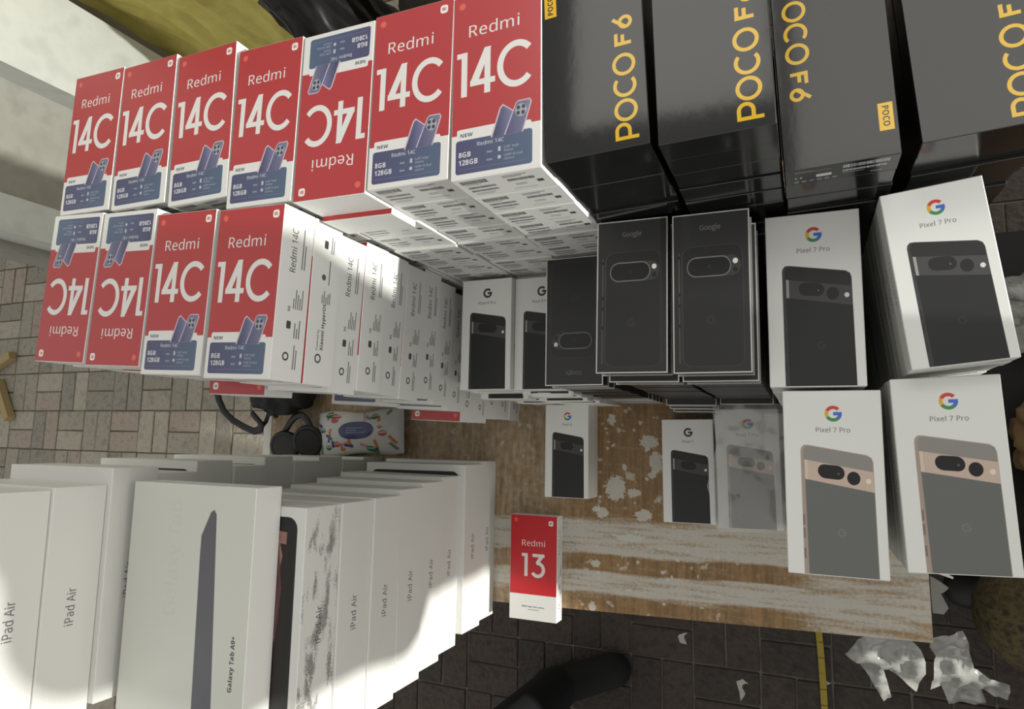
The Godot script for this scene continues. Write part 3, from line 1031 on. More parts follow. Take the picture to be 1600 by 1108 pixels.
func wall_and_curtain() -> void:
	# a painted wall with pilasters to the left, its foot hidden by the stacks
	var wm := mat(Color(1, 1, 1), 0.8, noise_tex(61, 0.01, [Color(0.7, 0.71, 0.69), Color(0.78, 0.79, 0.77), Color(0.74, 0.75, 0.73)]))
	wm.uv1_triplanar = true
	var gm := mat(Color(1, 1, 1), 0.85, noise_tex(62, 0.012, [Color(0.52, 0.515, 0.48), Color(0.6, 0.595, 0.56), Color(0.56, 0.555, 0.52)]))  # greyer than the pilasters: shade of the bay put into its colour
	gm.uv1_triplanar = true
	var o := base("wall_left", Vector3(-2.12, 0, 0))
	tag(o, "white painted wall with two pilasters and a recessed bay tinted grey for shade", "wall", "", "structure")
	# x = 0 is the face of the pilasters; the bay lies 0.1 behind
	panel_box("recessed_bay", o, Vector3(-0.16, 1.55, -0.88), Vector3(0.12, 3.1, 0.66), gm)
	panel_box("pilaster", o, Vector3(-0.1, 1.55, -0.635), Vector3(0.2, 3.1, 0.11), wm)
	panel_box("pilaster", o, Vector3(-0.1, 1.55, -1.225), Vector3(0.2, 3.1, 0.3), wm)
	panel_box("side_wall", o, Vector3(-0.22, 1.55, -2.0), Vector3(0.2, 3.1, 1.3), mat(Color(0.42, 0.39, 0.32), 0.9))  # side in shadow, its shade put into the brownish colour
	var sk := panel_box("plinth", o, Vector3(0.01, 0.04, -0.635), Vector3(0.03, 0.08, 0.12), mat(Color(0.62, 0.35, 0.28), 0.8))
	sk.set_meta("label", "low reddish plinth")
	# mustard tarpaulin hanging across the back
	var st := new_st()
	var n := FastNoiseLite.new()
	n.seed = 4
	n.frequency = 2.2
	var nx := 40
	var ny := 40
	var P := func(i: int, j: int, back: bool) -> Vector3:
		var x := -2.2 + 0.78 * i / nx
		var y := 0.02 + 1.5 * j / ny
		var z := -1.46 + 0.1 * (x + 2.2) + 0.018 * n.get_noise_2d(x * 4, y * 0.6) * 2.0 + 0.01 * n.get_noise_2d(x * 9, y * 5)
		return Vector3(x, y, z - (0.002 if back else 0.0))
	for i in nx:
		for j in ny:
			for b in [false, true]:
				var q := [P.call(i, j + 1, b), P.call(i + 1, j + 1, b), P.call(i + 1, j, b), P.call(i, j, b)]
				if b:
					q.reverse()
				for t in [0, 1, 2, 0, 2, 3]:
					st.set_smooth_group(1 if b else 0)
					st.add_vertex(q[t])
	st.generate_normals()
	var ym := mat(Color(1, 1, 1), 0.7, noise_tex(63, 0.012, [Color(0.74, 0.69, 0.36), Color(0.85, 0.8, 0.46), Color(0.79, 0.74, 0.4)]))
	ym.uv1_triplanar = true
	var y := part("tarpaulin", st.commit(), self, ym)
	tag(y, "mustard yellow tarpaulin hanging behind the red boxes", "tarpaulin")
	# dark sacks behind the stacks
	var bagm := mat(Color(0.055, 0.05, 0.048), 0.45)
	var b1 := part("rubbish_bag", lump(Vector3(0.12, 0.42, 0.14), 5, 0.18), self, bagm)
	b1.position = Vector3(-1.25, 0.361, -1.26)
	tag(b1, "black rubbish bag beside the yellow tarpaulin", "bag")
	var b2 := part("sack", lump(Vector3(0.36, 0.36, 0.24), 9, 0.08), self, mat(Color(0.17, 0.145, 0.11), 0.85))
	b2.position = Vector3(-0.68, 0.31, -1.3)
	tag(b2, "smooth dark brown sack behind the red boxes", "sack")

# a closed uneven lump, about s in its half axes
func lump(s: Vector3, seed_: int, rough: float, freq := 1.6) -> ArrayMesh:
	var n := FastNoiseLite.new()
	n.seed = seed_
	n.frequency = freq
	n.fractal_octaves = 3
	var st := new_st()
	var nu := 48
	var nv := 26
	var P := func(i: int, j: int) -> Vector3:
		var a := TAU * (i % nu) / nu
		var b := PI * j / nv - PI / 2
		var d := Vector3(cos(b) * cos(a), sin(b), cos(b) * sin(a))
		var r := 1.0 + rough * n.get_noise_3dv(d) * 2.0 + rough * 0.5 * absf(n.get_noise_3dv(d * 3.0))
		var p := d * r
		p.y = maxf(p.y, -0.86)
		return p * s
	for i in nu:
		for j in nv:
			for t in [[0, 1], [1, 1], [1, 0], [0, 1], [1, 0], [0, 0]]:
				st.set_smooth_group(0)
				st.add_vertex(P.call(i + t[0], j + t[1]))
	st.index()
	st.generate_normals()
	return st.commit()

func wood_texture() -> Texture2D:
	var W := 1100
	var H := 680
	var im := Image.create(W, H, false, Image.FORMAT_RGB8)
	var grain := FastNoiseLite.new()
	grain.seed = 2
	grain.frequency = 1.0
	var streak := FastNoiseLite.new()
	streak.seed = 8
	streak.frequency = 1.0
	streak.fractal_octaves = 4
	var fine := FastNoiseLite.new()
	fine.seed = 15
	fine.frequency = 1.0
	var blob := FastNoiseLite.new()
	blob.seed = 23
	blob.frequency = 1.0
	var spots := []
	var g := RandomNumberGenerator.new()
	g.seed = 5
	for q in [[1014, 690, 13, 9], [1024, 722, 9, 16], [961, 762, 15, 17], [990, 770, 10, 6], [1005, 805, 12, 8], [1018, 742, 6, 5], [940, 800, 9, 8], [975, 730, 4, 4], [1000, 660, 3, 3], [955, 655, 6, 8], [930, 795, 5, 4], [930, 880, 8, 5], [985, 840, 20, 5], [925, 948, 5, 8]]:
		var p := at_depth(q[0], q[1], 1.156)
		spots.append([p.x, p.z, q[2] * 0.0012, q[3] * 0.0012])
	for i in 60:
		spots.append([g.randf_range(-0.35, -0.1), g.randf_range(-0.06, 0.27), g.randf_range(0.001, 0.004), g.randf_range(0.001, 0.003)])
	for y in H:
		var z := -0.47 + 0.773 * y / H
		# bands of old tape residue that run along the table
		for x in W:
			var wx := -1.1 + 1.26 * x / W
			var gr := grain.get_noise_2d(wx * 160, z * 9) * 0.5 + grain.get_noise_2d(wx * 40, z * 4) * 0.5
			var c := Color(0.6, 0.465, 0.295).lerp(Color(0.43, 0.325, 0.195), clampf(gr + 0.5, 0, 1))
			var zz := z + 0.006 * blob.get_noise_2d(wx * 5, 3.0) + 0.012 * (wx + 0.1)
			var band := maxf(smoothstep(0.115, 0.14, zz) * (1.0 - smoothstep(0.183, 0.19, zz)), smoothstep(0.212, 0.218, zz) * (1.0 - smoothstep(0.245, 0.262, zz)))
			band = maxf(band, smoothstep(-0.06, 0.02, wx) * smoothstep(0.1, 0.14, z) * 0.75)
			var s := streak.get_noise_2d(wx * 7, z * 95) * 0.75 + fine.get_noise_2d(wx * 130, z * 190) * 0.4
			var a := clampf(band * 1.0 - 0.14 + s * 0.75, 0, 0.86)
			# dusty film on the left part
			var d := smoothstep(-0.33, -0.45, wx + 0.06 * blob.get_noise_2d(wx * 12, z * 12)) * (0.55 + 0.45 * grain.get_noise_2d(wx * 90, z * 14))
			a = maxf(a, clampf(d * 0.62 + 0.25 * fine.get_noise_2d(wx * 60, z * 60), 0, 0.7))
			var sc := blob.get_noise_2d(wx * 26, z * 26) + fine.get_noise_2d(wx * 70, z * 70) * 0.3 - 0.42
			a = maxf(a, clampf(sc * 5.0, 0, 0.7))
			c = c.lerp(Color(0.77, 0.765, 0.745), a)
			im.set_pixel(x, y, c)
	for s in spots:
		var r := maxf(s[2], s[3]) * 1.3
		for y in range(int((s[1] - r + 0.47) / 0.773 * H), int((s[1] + r + 0.47) / 0.773 * H) + 1):
			for x in range(int((s[0] - r + 1.1) / 1.26 * W), int((s[0] + r + 1.1) / 1.26 * W) + 1):
				if x < 0 or y < 0 or x >= W or y >= H:
					continue
				var wx := -1.1 + 1.26 * x / W
				var z := -0.47 + 0.773 * y / H
				var e := Vector2((wx - s[0]) / s[2], (z - s[1]) / s[3]).length() + 0.5 * fine.get_noise_2d(wx * 150, z * 150)
				if e < 1.0:
					im.set_pixel(x, y, im.get_pixel(x, y).lerp(Color(0.78, 0.775, 0.75), 0.85))
	im.generate_mipmaps()
	return ImageTexture.create_from_image(im)

func table() -> void:
	var o := base("table", Vector3(-0.47, 0, -0.09))
	tag(o, "brown plywood table scuffed and streaked with whitish tape residue", "table")
	var wt := mat(Color(1, 1, 1), 0.5, wood_texture())
	var em := mat(Color(0.4, 0.3, 0.16), 0.6)
	var cs := [Vector3(-1.093, TABLE_Y, -0.47), Vector3(0.15, TABLE_Y, -0.47), Vector3(0.156, TABLE_Y, 0.2726), Vector3(-1.093, TABLE_Y, 0.3018)]
	var mesh := ArrayMesh.new()
	var st := new_st()
	var uv := []
	var pts := []
	for p in cs:
		pts.append(p - o.position)
		uv.append(Vector2((p.x + 1.1) / 1.26, (p.z + 0.47) / 0.773))
	quad(st, pts[0], pts[1], pts[2], pts[3], uv)
	st.set_material(wt)
	mesh = st.commit(mesh)
	st = new_st()
	var dn := Vector3(0, -0.02, 0)
	for i in 4:
		var a: Vector3 = pts[i]
		var b: Vector3 = pts[(i + 1) % 4]
		quad(st, b, a, a + dn, b + dn)
	quad(st, pts[3] + dn, pts[2] + dn, pts[1] + dn, pts[0] + dn)
	st.set_material(em)
	mesh = st.commit(mesh)
	part("table_top", mesh, o)
	for s in [[-0.58, -0.33], [0.56, -0.33], [-0.58, 0.31], [0.56, 0.31]]:
		panel_box("leg", o, Vector3(s[0], 0.365, s[1]), Vector3(0.045, 0.73, 0.045), em)
	for s in [-0.33, 0.31]:
		panel_box("apron", o, Vector3(-0.01, 0.695, s), Vector3(1.1, 0.07, 0.02), em)
	for s in [-0.58, 0.56]:
		panel_box("apron", o, Vector3(s, 0.695, -0.01), Vector3(0.02, 0.07, 0.6), em)
	var tp := panel_box("tape", o, Vector3(-0.614, TABLE_Y - 0.0004, 0.07), Vector3(0.02, 0.0016, 0.17), mat(Color(0.8, 0.8, 0.77), 0.5))
	tp.set_meta("label", "strip of white tape at the left edge")

func tablets() -> void:
	var t := 0.0645
	var w := 0.2
	var zs := [0.0814, 0.0809, 0.0781, 0.0717, 0.065, 0.0585, 0.0415, 0.0365]
	var xs := [-0.5345, -0.532, -0.5292, -0.5295, -0.533, -0.537, -0.5272, -0.531]
	var pic := carton(w, t - 0.0003, 0.274, 0.0008, {"t": M.ipad_pic, "e": M.ipad_smudge, "c": M.ipad_white})
	var blue := carton(w, t - 0.0003, 0.274, 0.0008, {"t": M.ipad_blue, "e": M.ipad_spine, "w": M.ipad_spine, "c": M.ipad_white})
	var plain := carton(w, t - 0.0003, 0.274, 0.0008, {"e": M.ipad_spine, "w": M.ipad_spine, "c": M.ipad_white})
	var gr := "white tablet boxes in two stacks"
	for k in 8:
		var o := part("tablet_box", pic if k == 0 else blue, self)
		o.position = Vector3(xs[k] - w / 2, TABLE_Y + (7 - k) * t, zs[k] + 0.137)
		o.rotation.y = deg_to_rad([0.0, 0.2, -0.3, 0.3, 0.0, -0.5, 0.3, 0.0][k])
		tag(o, ("white tablet box with smudged side and flower picture, right tablet stack" if k == 0 else "white tablet box with lettered side, %s in right tablet stack" % ORD[k]), "tablet box", gr)
	for k in 11:
		var o := part("tablet_box", plain if k < 4 else blue, self)
		var zz: float = [0.066, 0.062, 0.042, 0.05, 0.036, 0.044, 0.032, 0.04, 0.034, 0.04, 0.036][k]
		o.position = Vector3([-0.79, -0.787, -0.779, -0.782, -0.784, -0.78, -0.783, -0.78, -0.782, -0.78, -0.781][k] - w / 2, TABLE_Y + (10 - k) * t, zz + 0.137)
		o.rotation.y = deg_to_rad([0.5, 0.0, 0.4, 0.0, 0.2, -0.2, 0.2, 0.0, 0.2, 0.0, 0.0][k])
		tag(o, "white tablet box with lettered side, %s in left, taller tablet stack" % ORD[k], "tablet box", gr)
	var gx := part("tablet_box", carton(0.1975, 0.0412, 0.268, 0.0008, {"t": M.galaxy, "c": M.white}), self)
	gx.position = Vector3(-0.6705, TABLE_Y + 8 * t + 0.0001, 0.058 + 0.134)
	tag(gx, "white tablet box with slim grey tablet picture lying on the right stack", "tablet box")

func wipes_texture() -> Texture2D:
	var c := canvas(400, 220, Color(0.74, 0.74, 0.72))
	var g := RandomNumberGenerator.new()
	g.seed = 17
	var cols := [Color(0.62, 0.3, 0.3), Color(0.2, 0.22, 0.42), Color(0.7, 0.42, 0.2), Color(0.2, 0.42, 0.28), Color(0.45, 0.45, 0.43), Color(0.68, 0.5, 0.52)]
	for i in 46:
		var p := Vector2(g.randf_range(10, 390), g.randf_range(10, 210))
		if absf(p.x - 200) < 95 and absf(p.y - 100) < 60:
			continue
		var a := g.randf_range(0, PI)
		var l := g.randf_range(13, 27)
		var k: Color = cols[i % 6]
		if i % 3 == 0:
			c.fill([c.ellipse(p.x, p.y, l * 0.8, l * 0.6)], k)
			c.fill([c.line(p - Vector2(l * 0.6, 3), p + Vector2(l * 0.6, -5), 4)], Color(0.78, 0.78, 0.75))
		else:
			c.fill([c.line(p - Vector2.from_angle(a) * l, p + Vector2.from_angle(a) * l, 13)], k)
	var pts := PackedVector2Array()
	for i in 40:
		var a := i * TAU / 40
		pts.append(Vector2(205 + 82 * signf(cos(a)) * pow(absf(cos(a)), 0.8), 100 + 46 * signf(sin(a)) * pow(absf(sin(a)), 1.1)))
	c.fill([pts], Color(0.17, 0.2, 0.38))
	micro(c, 160, 85, 250, 3, 12, Color(0.6, 0.62, 0.7), 0.6)
	return c.tex()

func small_things() -> void:
	# soft pack of wipes
	var st := new_st()
	var n := FastNoiseLite.new()
	n.seed = 31
	n.frequency = 14.0
	var nx := 36
	var nz := 24
	var H := func(i: int, j: int, up: int) -> Vector3:
		var u := i / float(nx)
		var v := j / float(nz)
		var e := pow(clampf(sin(u * PI), 0, 1), 0.35) * pow(clampf(sin(v * PI), 0, 1), 0.45)
		var x := (u - 0.5) * 0.205
		var z := (v - 0.5) * (0.088 + 0.006 * sin(u * 9))
		return Vector3(x, 0.022 + up * 0.021 * e + n.get_noise_2d(x, z + up) * 0.004 * e, z)
	for up in [1, -1]:
		for i in nx:
			for j in nz:
				var q := [[i, j], [i + 1, j], [i + 1, j + 1], [i, j + 1]]
				if up < 0:
					q.reverse()
				for t in [0, 1, 2, 0, 2, 3]:
					st.set_smooth_group(0)
					st.set_uv(Vector2(q[t][0] / float(nx), q[t][1] / float(nz)))
					st.add_vertex(H.call(q[t][0], q[t][1], up))
	st.generate_normals()
	var wp := part("wipes_pack", st.commit(), self, mat(Color(1, 1, 1), 0.28, wipes_texture()))
	wp.position = Vector3(-0.822, TABLE_Y, -0.012)
	wp.rotation.y = deg_to_rad(3)
	tag(wp, "soft white wipes pack with blue oval label and coloured pictures", "wipes pack")
	# black shoulder bag with its strap
	var bg := base("shoulder_bag", Vector3(-1.01, TABLE_Y, -0.105))
	tag(bg, "dark shoulder bag with strap at left end of the table", "bag")
	var bm := mat(Color(0.07, 0.072, 0.062), 0.8)
	var pouch := part("pouch", lump(Vector3(0.085, 0.05, 0.06), 3, 0.12), bg, bm)
	pouch.position = Vector3(0, 0.045, 0)
	st = new_st()
	var pp := []
	var rr := []
	for q in [[338, 606, 1.06], [342, 625, 1.07], [350, 643, 1.08], [364, 657, 1.09], [381, 667, 1.1], [397, 674, 1.1], [407, 671, 1.1], [408, 662, 1.09], [400, 653, 1.08], [394, 646, 1.08]]:
		pp.append(at_depth(q[0], q[1], q[2]) - bg.position)
		rr.append(0.0085)
	tube(st, pp, rr, 10, 0.5)
	pp = []
	rr = []
	for q in [[408, 668, 1.1], [416, 658, 1.1], [419, 648, 1.09], [426, 646, 1.09], [432, 652, 1.1]]:
		pp.append(at_depth(q[0], q[1], q[2]) - bg.position)
		rr.append(0.0055)
	tube(st, pp, rr, 8, 0.6)
	st.generate_normals()
	part("strap", st.commit(), bg, mat(Color(0.05, 0.05, 0.05), 0.6))
	# headphones lying on the table
	var hp := base("headphones", Vector3(-0.951, TABLE_Y, 0.006))
	tag(hp, "black headphones with round ear cup lying beside the wipes pack", "headphones")
	var km := mat(Color(0.045, 0.045, 0.05), 0.45)
	for s in [0, 1]:
		var cup := MeshInstance3D.new()
		var cy := CylinderMesh.new()
		cy.top_radius = 0.024
		cy.bottom_radius = 0.028
		cy.height = 0.02
		cup.mesh = cy
		cup.material_override = mat(Color(0.1, 0.1, 0.105), 0.5)
		cup.name = "ear_cup"
		hp.add_child(cup, true)
		cup.transform = Transform3D(Basis.from_euler(Vector3(0.25, 0, -0.3)), Vector3(0.012 - 0.06 * s, 0.035, 0.0 + 0.012 * s))
		var pad := MeshInstance3D.new()
		var to := TorusMesh.new()
		to.inner_radius = 0.021
		to.outer_radius = 0.033
		pad.mesh = to
		pad.material_override = km
		pad.name = "ear_pad"
		cup.add_child(pad, true)
		pad.position = Vector3(0, 0.004, 0)
	st = new_st()
	pp = []
	rr = []
	for i in 15:
		var a := i / 14.0
		pp.append(Vector3(0.03, 0.03, 0.012).lerp(Vector3(-0.075, 0.03, 0.012), a) + Vector3(0.012, 0.012, -0.04) * sin(a * PI) * 1.6)
		rr.append(0.007)
	tube(st, pp, rr, 8, 0.6)
	st.generate_normals()
	part("headband", st.commit(), hp, km)
	# sticks of wood on the paving
	var wm := mat(Color(0.62, 0.54, 0.38), 0.8)
	for q in [[[-20, 588], [27, 556], "pale wooden stick lying on the paving, pointing up right"], [[4, 596], [22, 655], "short pale wooden stick lying on the paving near the other"]]:
		var a := at_depth(q[0][0], q[0][1], CAM_Y)
		var b := at_depth(q[1][0], q[1][1], CAM_Y)
		st = new_st()
		bx(st, Vector3(0, 0.02, 0), Vector3((b - a).length(), 0.032, 0.035))
		var o := part("wooden_stick", st.commit(), self, wm)
		o.position = (a + b) / 2
		o.rotation.y = -atan2(b.z - a.z, b.x - a.x)
		tag(o, q[2], "stick")
	# flap of a torn lid beside the white boxes
	var fl := part("cardboard_flap", sheet([Vector2(0, 0), Vector2(0.075, 0.002), Vector2(0.076, 0.007), Vector2(0.04, 0.008), Vector2(0.0, 0.004)], 0.004, 0.0015, 40.0, 2), self, M.white)
	fl.position = Vector3(-0.371, TABLE_Y + 0.262, -0.07)
	tag(fl, "narrow torn white cardboard flap between white and black boxes", "flap")

# a thin crumpled sheet over an outline in x and z; fold is the height of its creases
func sheet(outline: Array, fold: float, thick: float, freq: float, seed_: int, step := 0.007) -> ArrayMesh:
	var n := FastNoiseLite.new()
	n.seed = seed_
	n.frequency = freq
	n.fractal_octaves = 2
	n.noise_type = FastNoiseLite.TYPE_CELLULAR
	n.cellular_return_type = FastNoiseLite.RETURN_DISTANCE
	var poly := PackedVector2Array(outline)
	var lo := poly[0]
	var hi := poly[0]
	for p in poly:
		lo = lo.min(p)
		hi = hi.max(p)
	var pts := PackedVector2Array()
	for i in poly.size():
		var a := poly[i]
		var b := poly[(i + 1) % poly.size()]
		var k := maxi(int((b - a).length() / step), 1)
		for j in k:
			pts.append(a.lerp(b, float(j) / k))
	var y := lo.y
	while y < hi.y:
		var x := lo.x
		while x < hi.x:
			var q := Vector2(x, y) + Vector2(rng.randf(), rng.randf()) * step * 0.4
			if Geometry2D.is_point_in_polygon(q, poly):
				pts.append(q)
			x += step
		y += step
	var tri := Geometry2D.triangulate_delaunay(pts)
	var st := new_st()
	for s in [1, -1]:
		for i in range(0, tri.size(), 3):
			var a := pts[tri[i]]
			var b := pts[tri[i + 1]]
			var c := pts[tri[i + 2]]
			if not Geometry2D.is_point_in_polygon((a + b + c) / 3, poly):
				continue
			var up := (b - a).cross(c - a) > 0
			var q := [a, b, c] if up == (s > 0) else [a, c, b]
			for v in q:
				st.set_smooth_group(0 if s > 0 else 1)
				st.add_vertex(Vector3(v.x, n.get_noise_2dv(v) * fold + (thick if s > 0 else 0.0), v.y))
	st.generate_normals()
	return st.commit()

func film(alpha: float, c := Color(0.85, 0.85, 0.83), rough := 0.2) -> StandardMaterial3D:
	var m := mat(Color(c, alpha), rough)
	m.transparency = BaseMaterial3D.TRANSPARENCY_ALPHA
	m.cull_mode = BaseMaterial3D.CULL_DISABLED
	return m

# outline given as points read off the photograph with the depth of each end
func px_sheet(called: String, px: Array, d0: float, d1: float, dir: Vector2, fold: float, freq: float, seed_: int, m: Material) -> MeshInstance3D:
	var lo := 1e9
	var hi := -1e9
	for q in px:
		var t := dir.dot(Vector2(q[0], q[1]))
		lo = minf(lo, t)
		hi = maxf(hi, t)
	var pts := []
	var ys := []
	var cen := Vector3.ZERO
	for q in px:
		var t := (dir.dot(Vector2(q[0], q[1])) - lo) / (hi - lo)
		var p := at_depth(q[0], q[1], lerpf(d0, d1, t))
		pts.append(p)
		cen += p / px.size()
	var out := []
	for p in pts:
		out.append(Vector2(p.x - cen.x, p.z - cen.z))
	var mesh := sheet(out, fold, 0.0006, freq, seed_)
	# lay the sheet on its slope: fit y over x and z
	var sxx := 0.0
	var sxz := 0.0
	var szz := 0.0
	var sxy := 0.0
	var szy := 0.0
	for p in pts:
		var e: Vector3 = p - cen
		sxx += e.x * e.x
		sxz += e.x * e.z
		szz += e.z * e.z
		sxy += e.x * e.y
		szy += e.z * e.y
	var det := sxx * szz - sxz * sxz
	var gx := (sxy * szz - szy * sxz) / det
	var gz := (szy * sxx - sxy * sxz) / det
	var o := part(called, mesh, self, m)
	o.transform = Transform3D(Basis(Vector3(1, gx, 0), Vector3(0, 1, 0), Vector3(0, gz, 1)), cen)
	return o

func litter() -> void:
	# tape and plastic hanging off the corner of the table
	var fm := film(0.5, Color(0.7, 0.7, 0.68), 0.15)
	var o := px_sheet("tape_shreds", [[1352, 1001], [1322, 1030], [1345, 1045], [1362, 1068], [1372, 1085], [1384, 1105], [1396, 1098], [1390, 1075], [1383, 1053], [1404, 1062], [1416, 1071], [1436, 1090], [1442, 1072], [1450, 1060], [1452, 1045], [1444, 1025], [1428, 1008], [1405, 1006], [1380, 1003]], 1.175, 1.3, Vector2(0, 1), 0.045, 34.0, 3, fm)
	tag(o, "torn whitish tape shreds hanging below the table's near edge", "tape")
	o = px_sheet("plastic_film", [[1462, 1003], [1488, 1000], [1500, 994], [1512, 995], [1519, 1010], [1521, 1030], [1530, 1056], [1552, 1068], [1588, 1083], [1581, 1103], [1562, 1100], [1541, 1086], [1548, 1112], [1486, 1106], [1478, 1083], [1456, 1083], [1462, 1058], [1468, 1035], [1458, 1020]], 1.19, 1.34, Vector2(0, 1), 0.05, 30.0, 5, fm)
	tag(o, "creased clear plastic film hanging below the table's right corner", "film")
	o = px_sheet("tape_shreds", [[1455, 902], [1470, 910], [1484, 920], [1478, 926], [1472, 930], [1484, 952], [1476, 962], [1459, 960], [1456, 930]], 1.157, 1.2, Vector2(1, 0), 0.014, 40.0, 7, fm)
	tag(o, "small torn tape shreds sticking out from the table's right edge", "tape")
	o = px_sheet("tape_shreds", [[1449, 886], [1470, 892], [1490, 902], [1489, 905], [1466, 897], [1449, 891]], 1.152, 1.16, Vector2(1, 0), 0.001, 30.0, 8, film(0.9, Color(0.85, 0.85, 0.83)))
	tag(o, "thin curl of white tape beside the near right white box", "tape")
	# film round the low stack and over the red boxes' sides
	o = px_sheet("clear_film", [[1112, 632], [1222, 630], [1226, 700], [1228, 780], [1229, 834], [1180, 832], [1122, 832], [1104, 760], [1118, 700]], 1.036, 1.036, Vector2(1, 0), 0.01, 26.0, 11, film(0.16, Color(0.8, 0.8, 0.79), 0.12))
	tag(o, "crinkled clear film over the low white phone box stack", "film")
	# rubbish to the right of the table, on a dark crate
	var cr := base("crate", Vector3(0.385, 0, -0.13))
	tag(cr, "dark crate standing right of the table", "crate")
	var cm := mat(Color(0.06, 0.05, 0.045), 0.8)
	for s in [-1, 1]:
		panel_box("side", cr, Vector3(s * 0.13, 0.23, 0), Vector3(0.02, 0.46, 0.5), cm)
		panel_box("end", cr, Vector3(0, 0.23, s * 0.24), Vector3(0.24, 0.46, 0.02), cm)
	panel_box("lid", cr, Vector3(0, 0.465, 0), Vector3(0.29, 0.02, 0.52), cm)
	o = part("plastic_wrap", lump(Vector3(0.07, 0.05, 0.07), 41, 0.22, 2.6), self, film(0.3, Color(0.8, 0.8, 0.78), 0.08))
	o.position = Vector3(0.385, 0.475 + 0.043, -0.24)
	tag(o, "ball of crumpled clear plastic wrap at far right", "plastic")
	o = part("paper_bag", lump(Vector3(0.07, 0.075, 0.085), 43, 0.15, 2.2), self, mat(Color(0.46, 0.36, 0.24), 0.8))
	o.position = Vector3(0.39, 0.475 + 0.064, -0.02)
	tag(o, "crumpled brown paper bag at far right", "bag")
	o = px_sheet("paper_scrap", [[1556, 362], [1572, 368], [1580, 373], [1566, 378], [1560, 376]], 1.3, 1.3, Vector2(1, 0), 0.004, 40.0, 9, M.white)
	o.position.y = 0.478
	tag(o, "small white paper scrap beside the far right white box", "paper")
	# an unseen counter, added to keep the lamp off the near paving
	var nc := base("added_shade_counter", Vector3(1.3, 0, 0.75))
	tag(nc, "unseen cloth-covered counter added further right to shade the near paving", "counter")
	panel_box("counter_top", nc, Vector3(0, 0.79, 0), Vector3(0.7, 0.03, 2.4), mat(Color(0.35, 0.3, 0.25), 0.7))
	panel_box("cloth_skirt", nc, Vector3(-0.33, 0.39, 0), Vector3(0.02, 0.77, 2.38), mat(Color(0.16, 0.17, 0.22), 0.9))
	panel_box("cloth_skirt", nc, Vector3(0.33, 0.39, 0), Vector3(0.02, 0.77, 2.38), mat(Color(0.16, 0.17, 0.22), 0.9))
	# yellow strap and scraps on the paving
	var st := new_st()
	var a := Vector3(0.0, 0.004, 0.33)
	var pts := []
	for i in 16:
		var t := i / 15.0
		pts.append(Vector3(0.004 + 0.026 * t + 0.004 * sin(t * 5), 0.006, 0.33 + 0.55 * t))
	for i in 15:
		bx(st, (pts[i] + pts[i + 1]) / 2, Vector3(0.015, 0.002, (pts[i + 1] - pts[i]).length() + 0.002), Basis(Vector3.UP, atan2(pts[i + 1].x - pts[i].x, pts[i + 1].z - pts[i].z)))
	o = part("packing_strap", st.commit(), self, mat(Color(0.62, 0.54, 0.12), 0.5))
	tag(o, "yellow packing strap lying on the dark paving", "strap")
	var pm := mat(Color(0.72, 0.71, 0.68), 0.7)
	for q in [[[1058, 993], [1072, 989], [1080, 1000], [1072, 1008], [1062, 1005], "crumpled white paper scrap on paving below the table edge"], [[1150, 1066], [1160, 1062], [1169, 1070], [1166, 1084], [1157, 1097], [1155, 1082], "torn white paper scrap on paving beside the yellow strap"], [[1290, 1064], [1297, 1069], [1299, 1074], [1292, 1071], "tiny pale scrap touching the yellow strap"]]:
		o = px_sheet("paper_scrap", q.slice(0, q.size() - 1), CAM_Y - 0.006, CAM_Y - 0.006, Vector2(1, 0), 0.012, 30.0, 13, pm)
		tag(o, q[q.size() - 1], "paper")

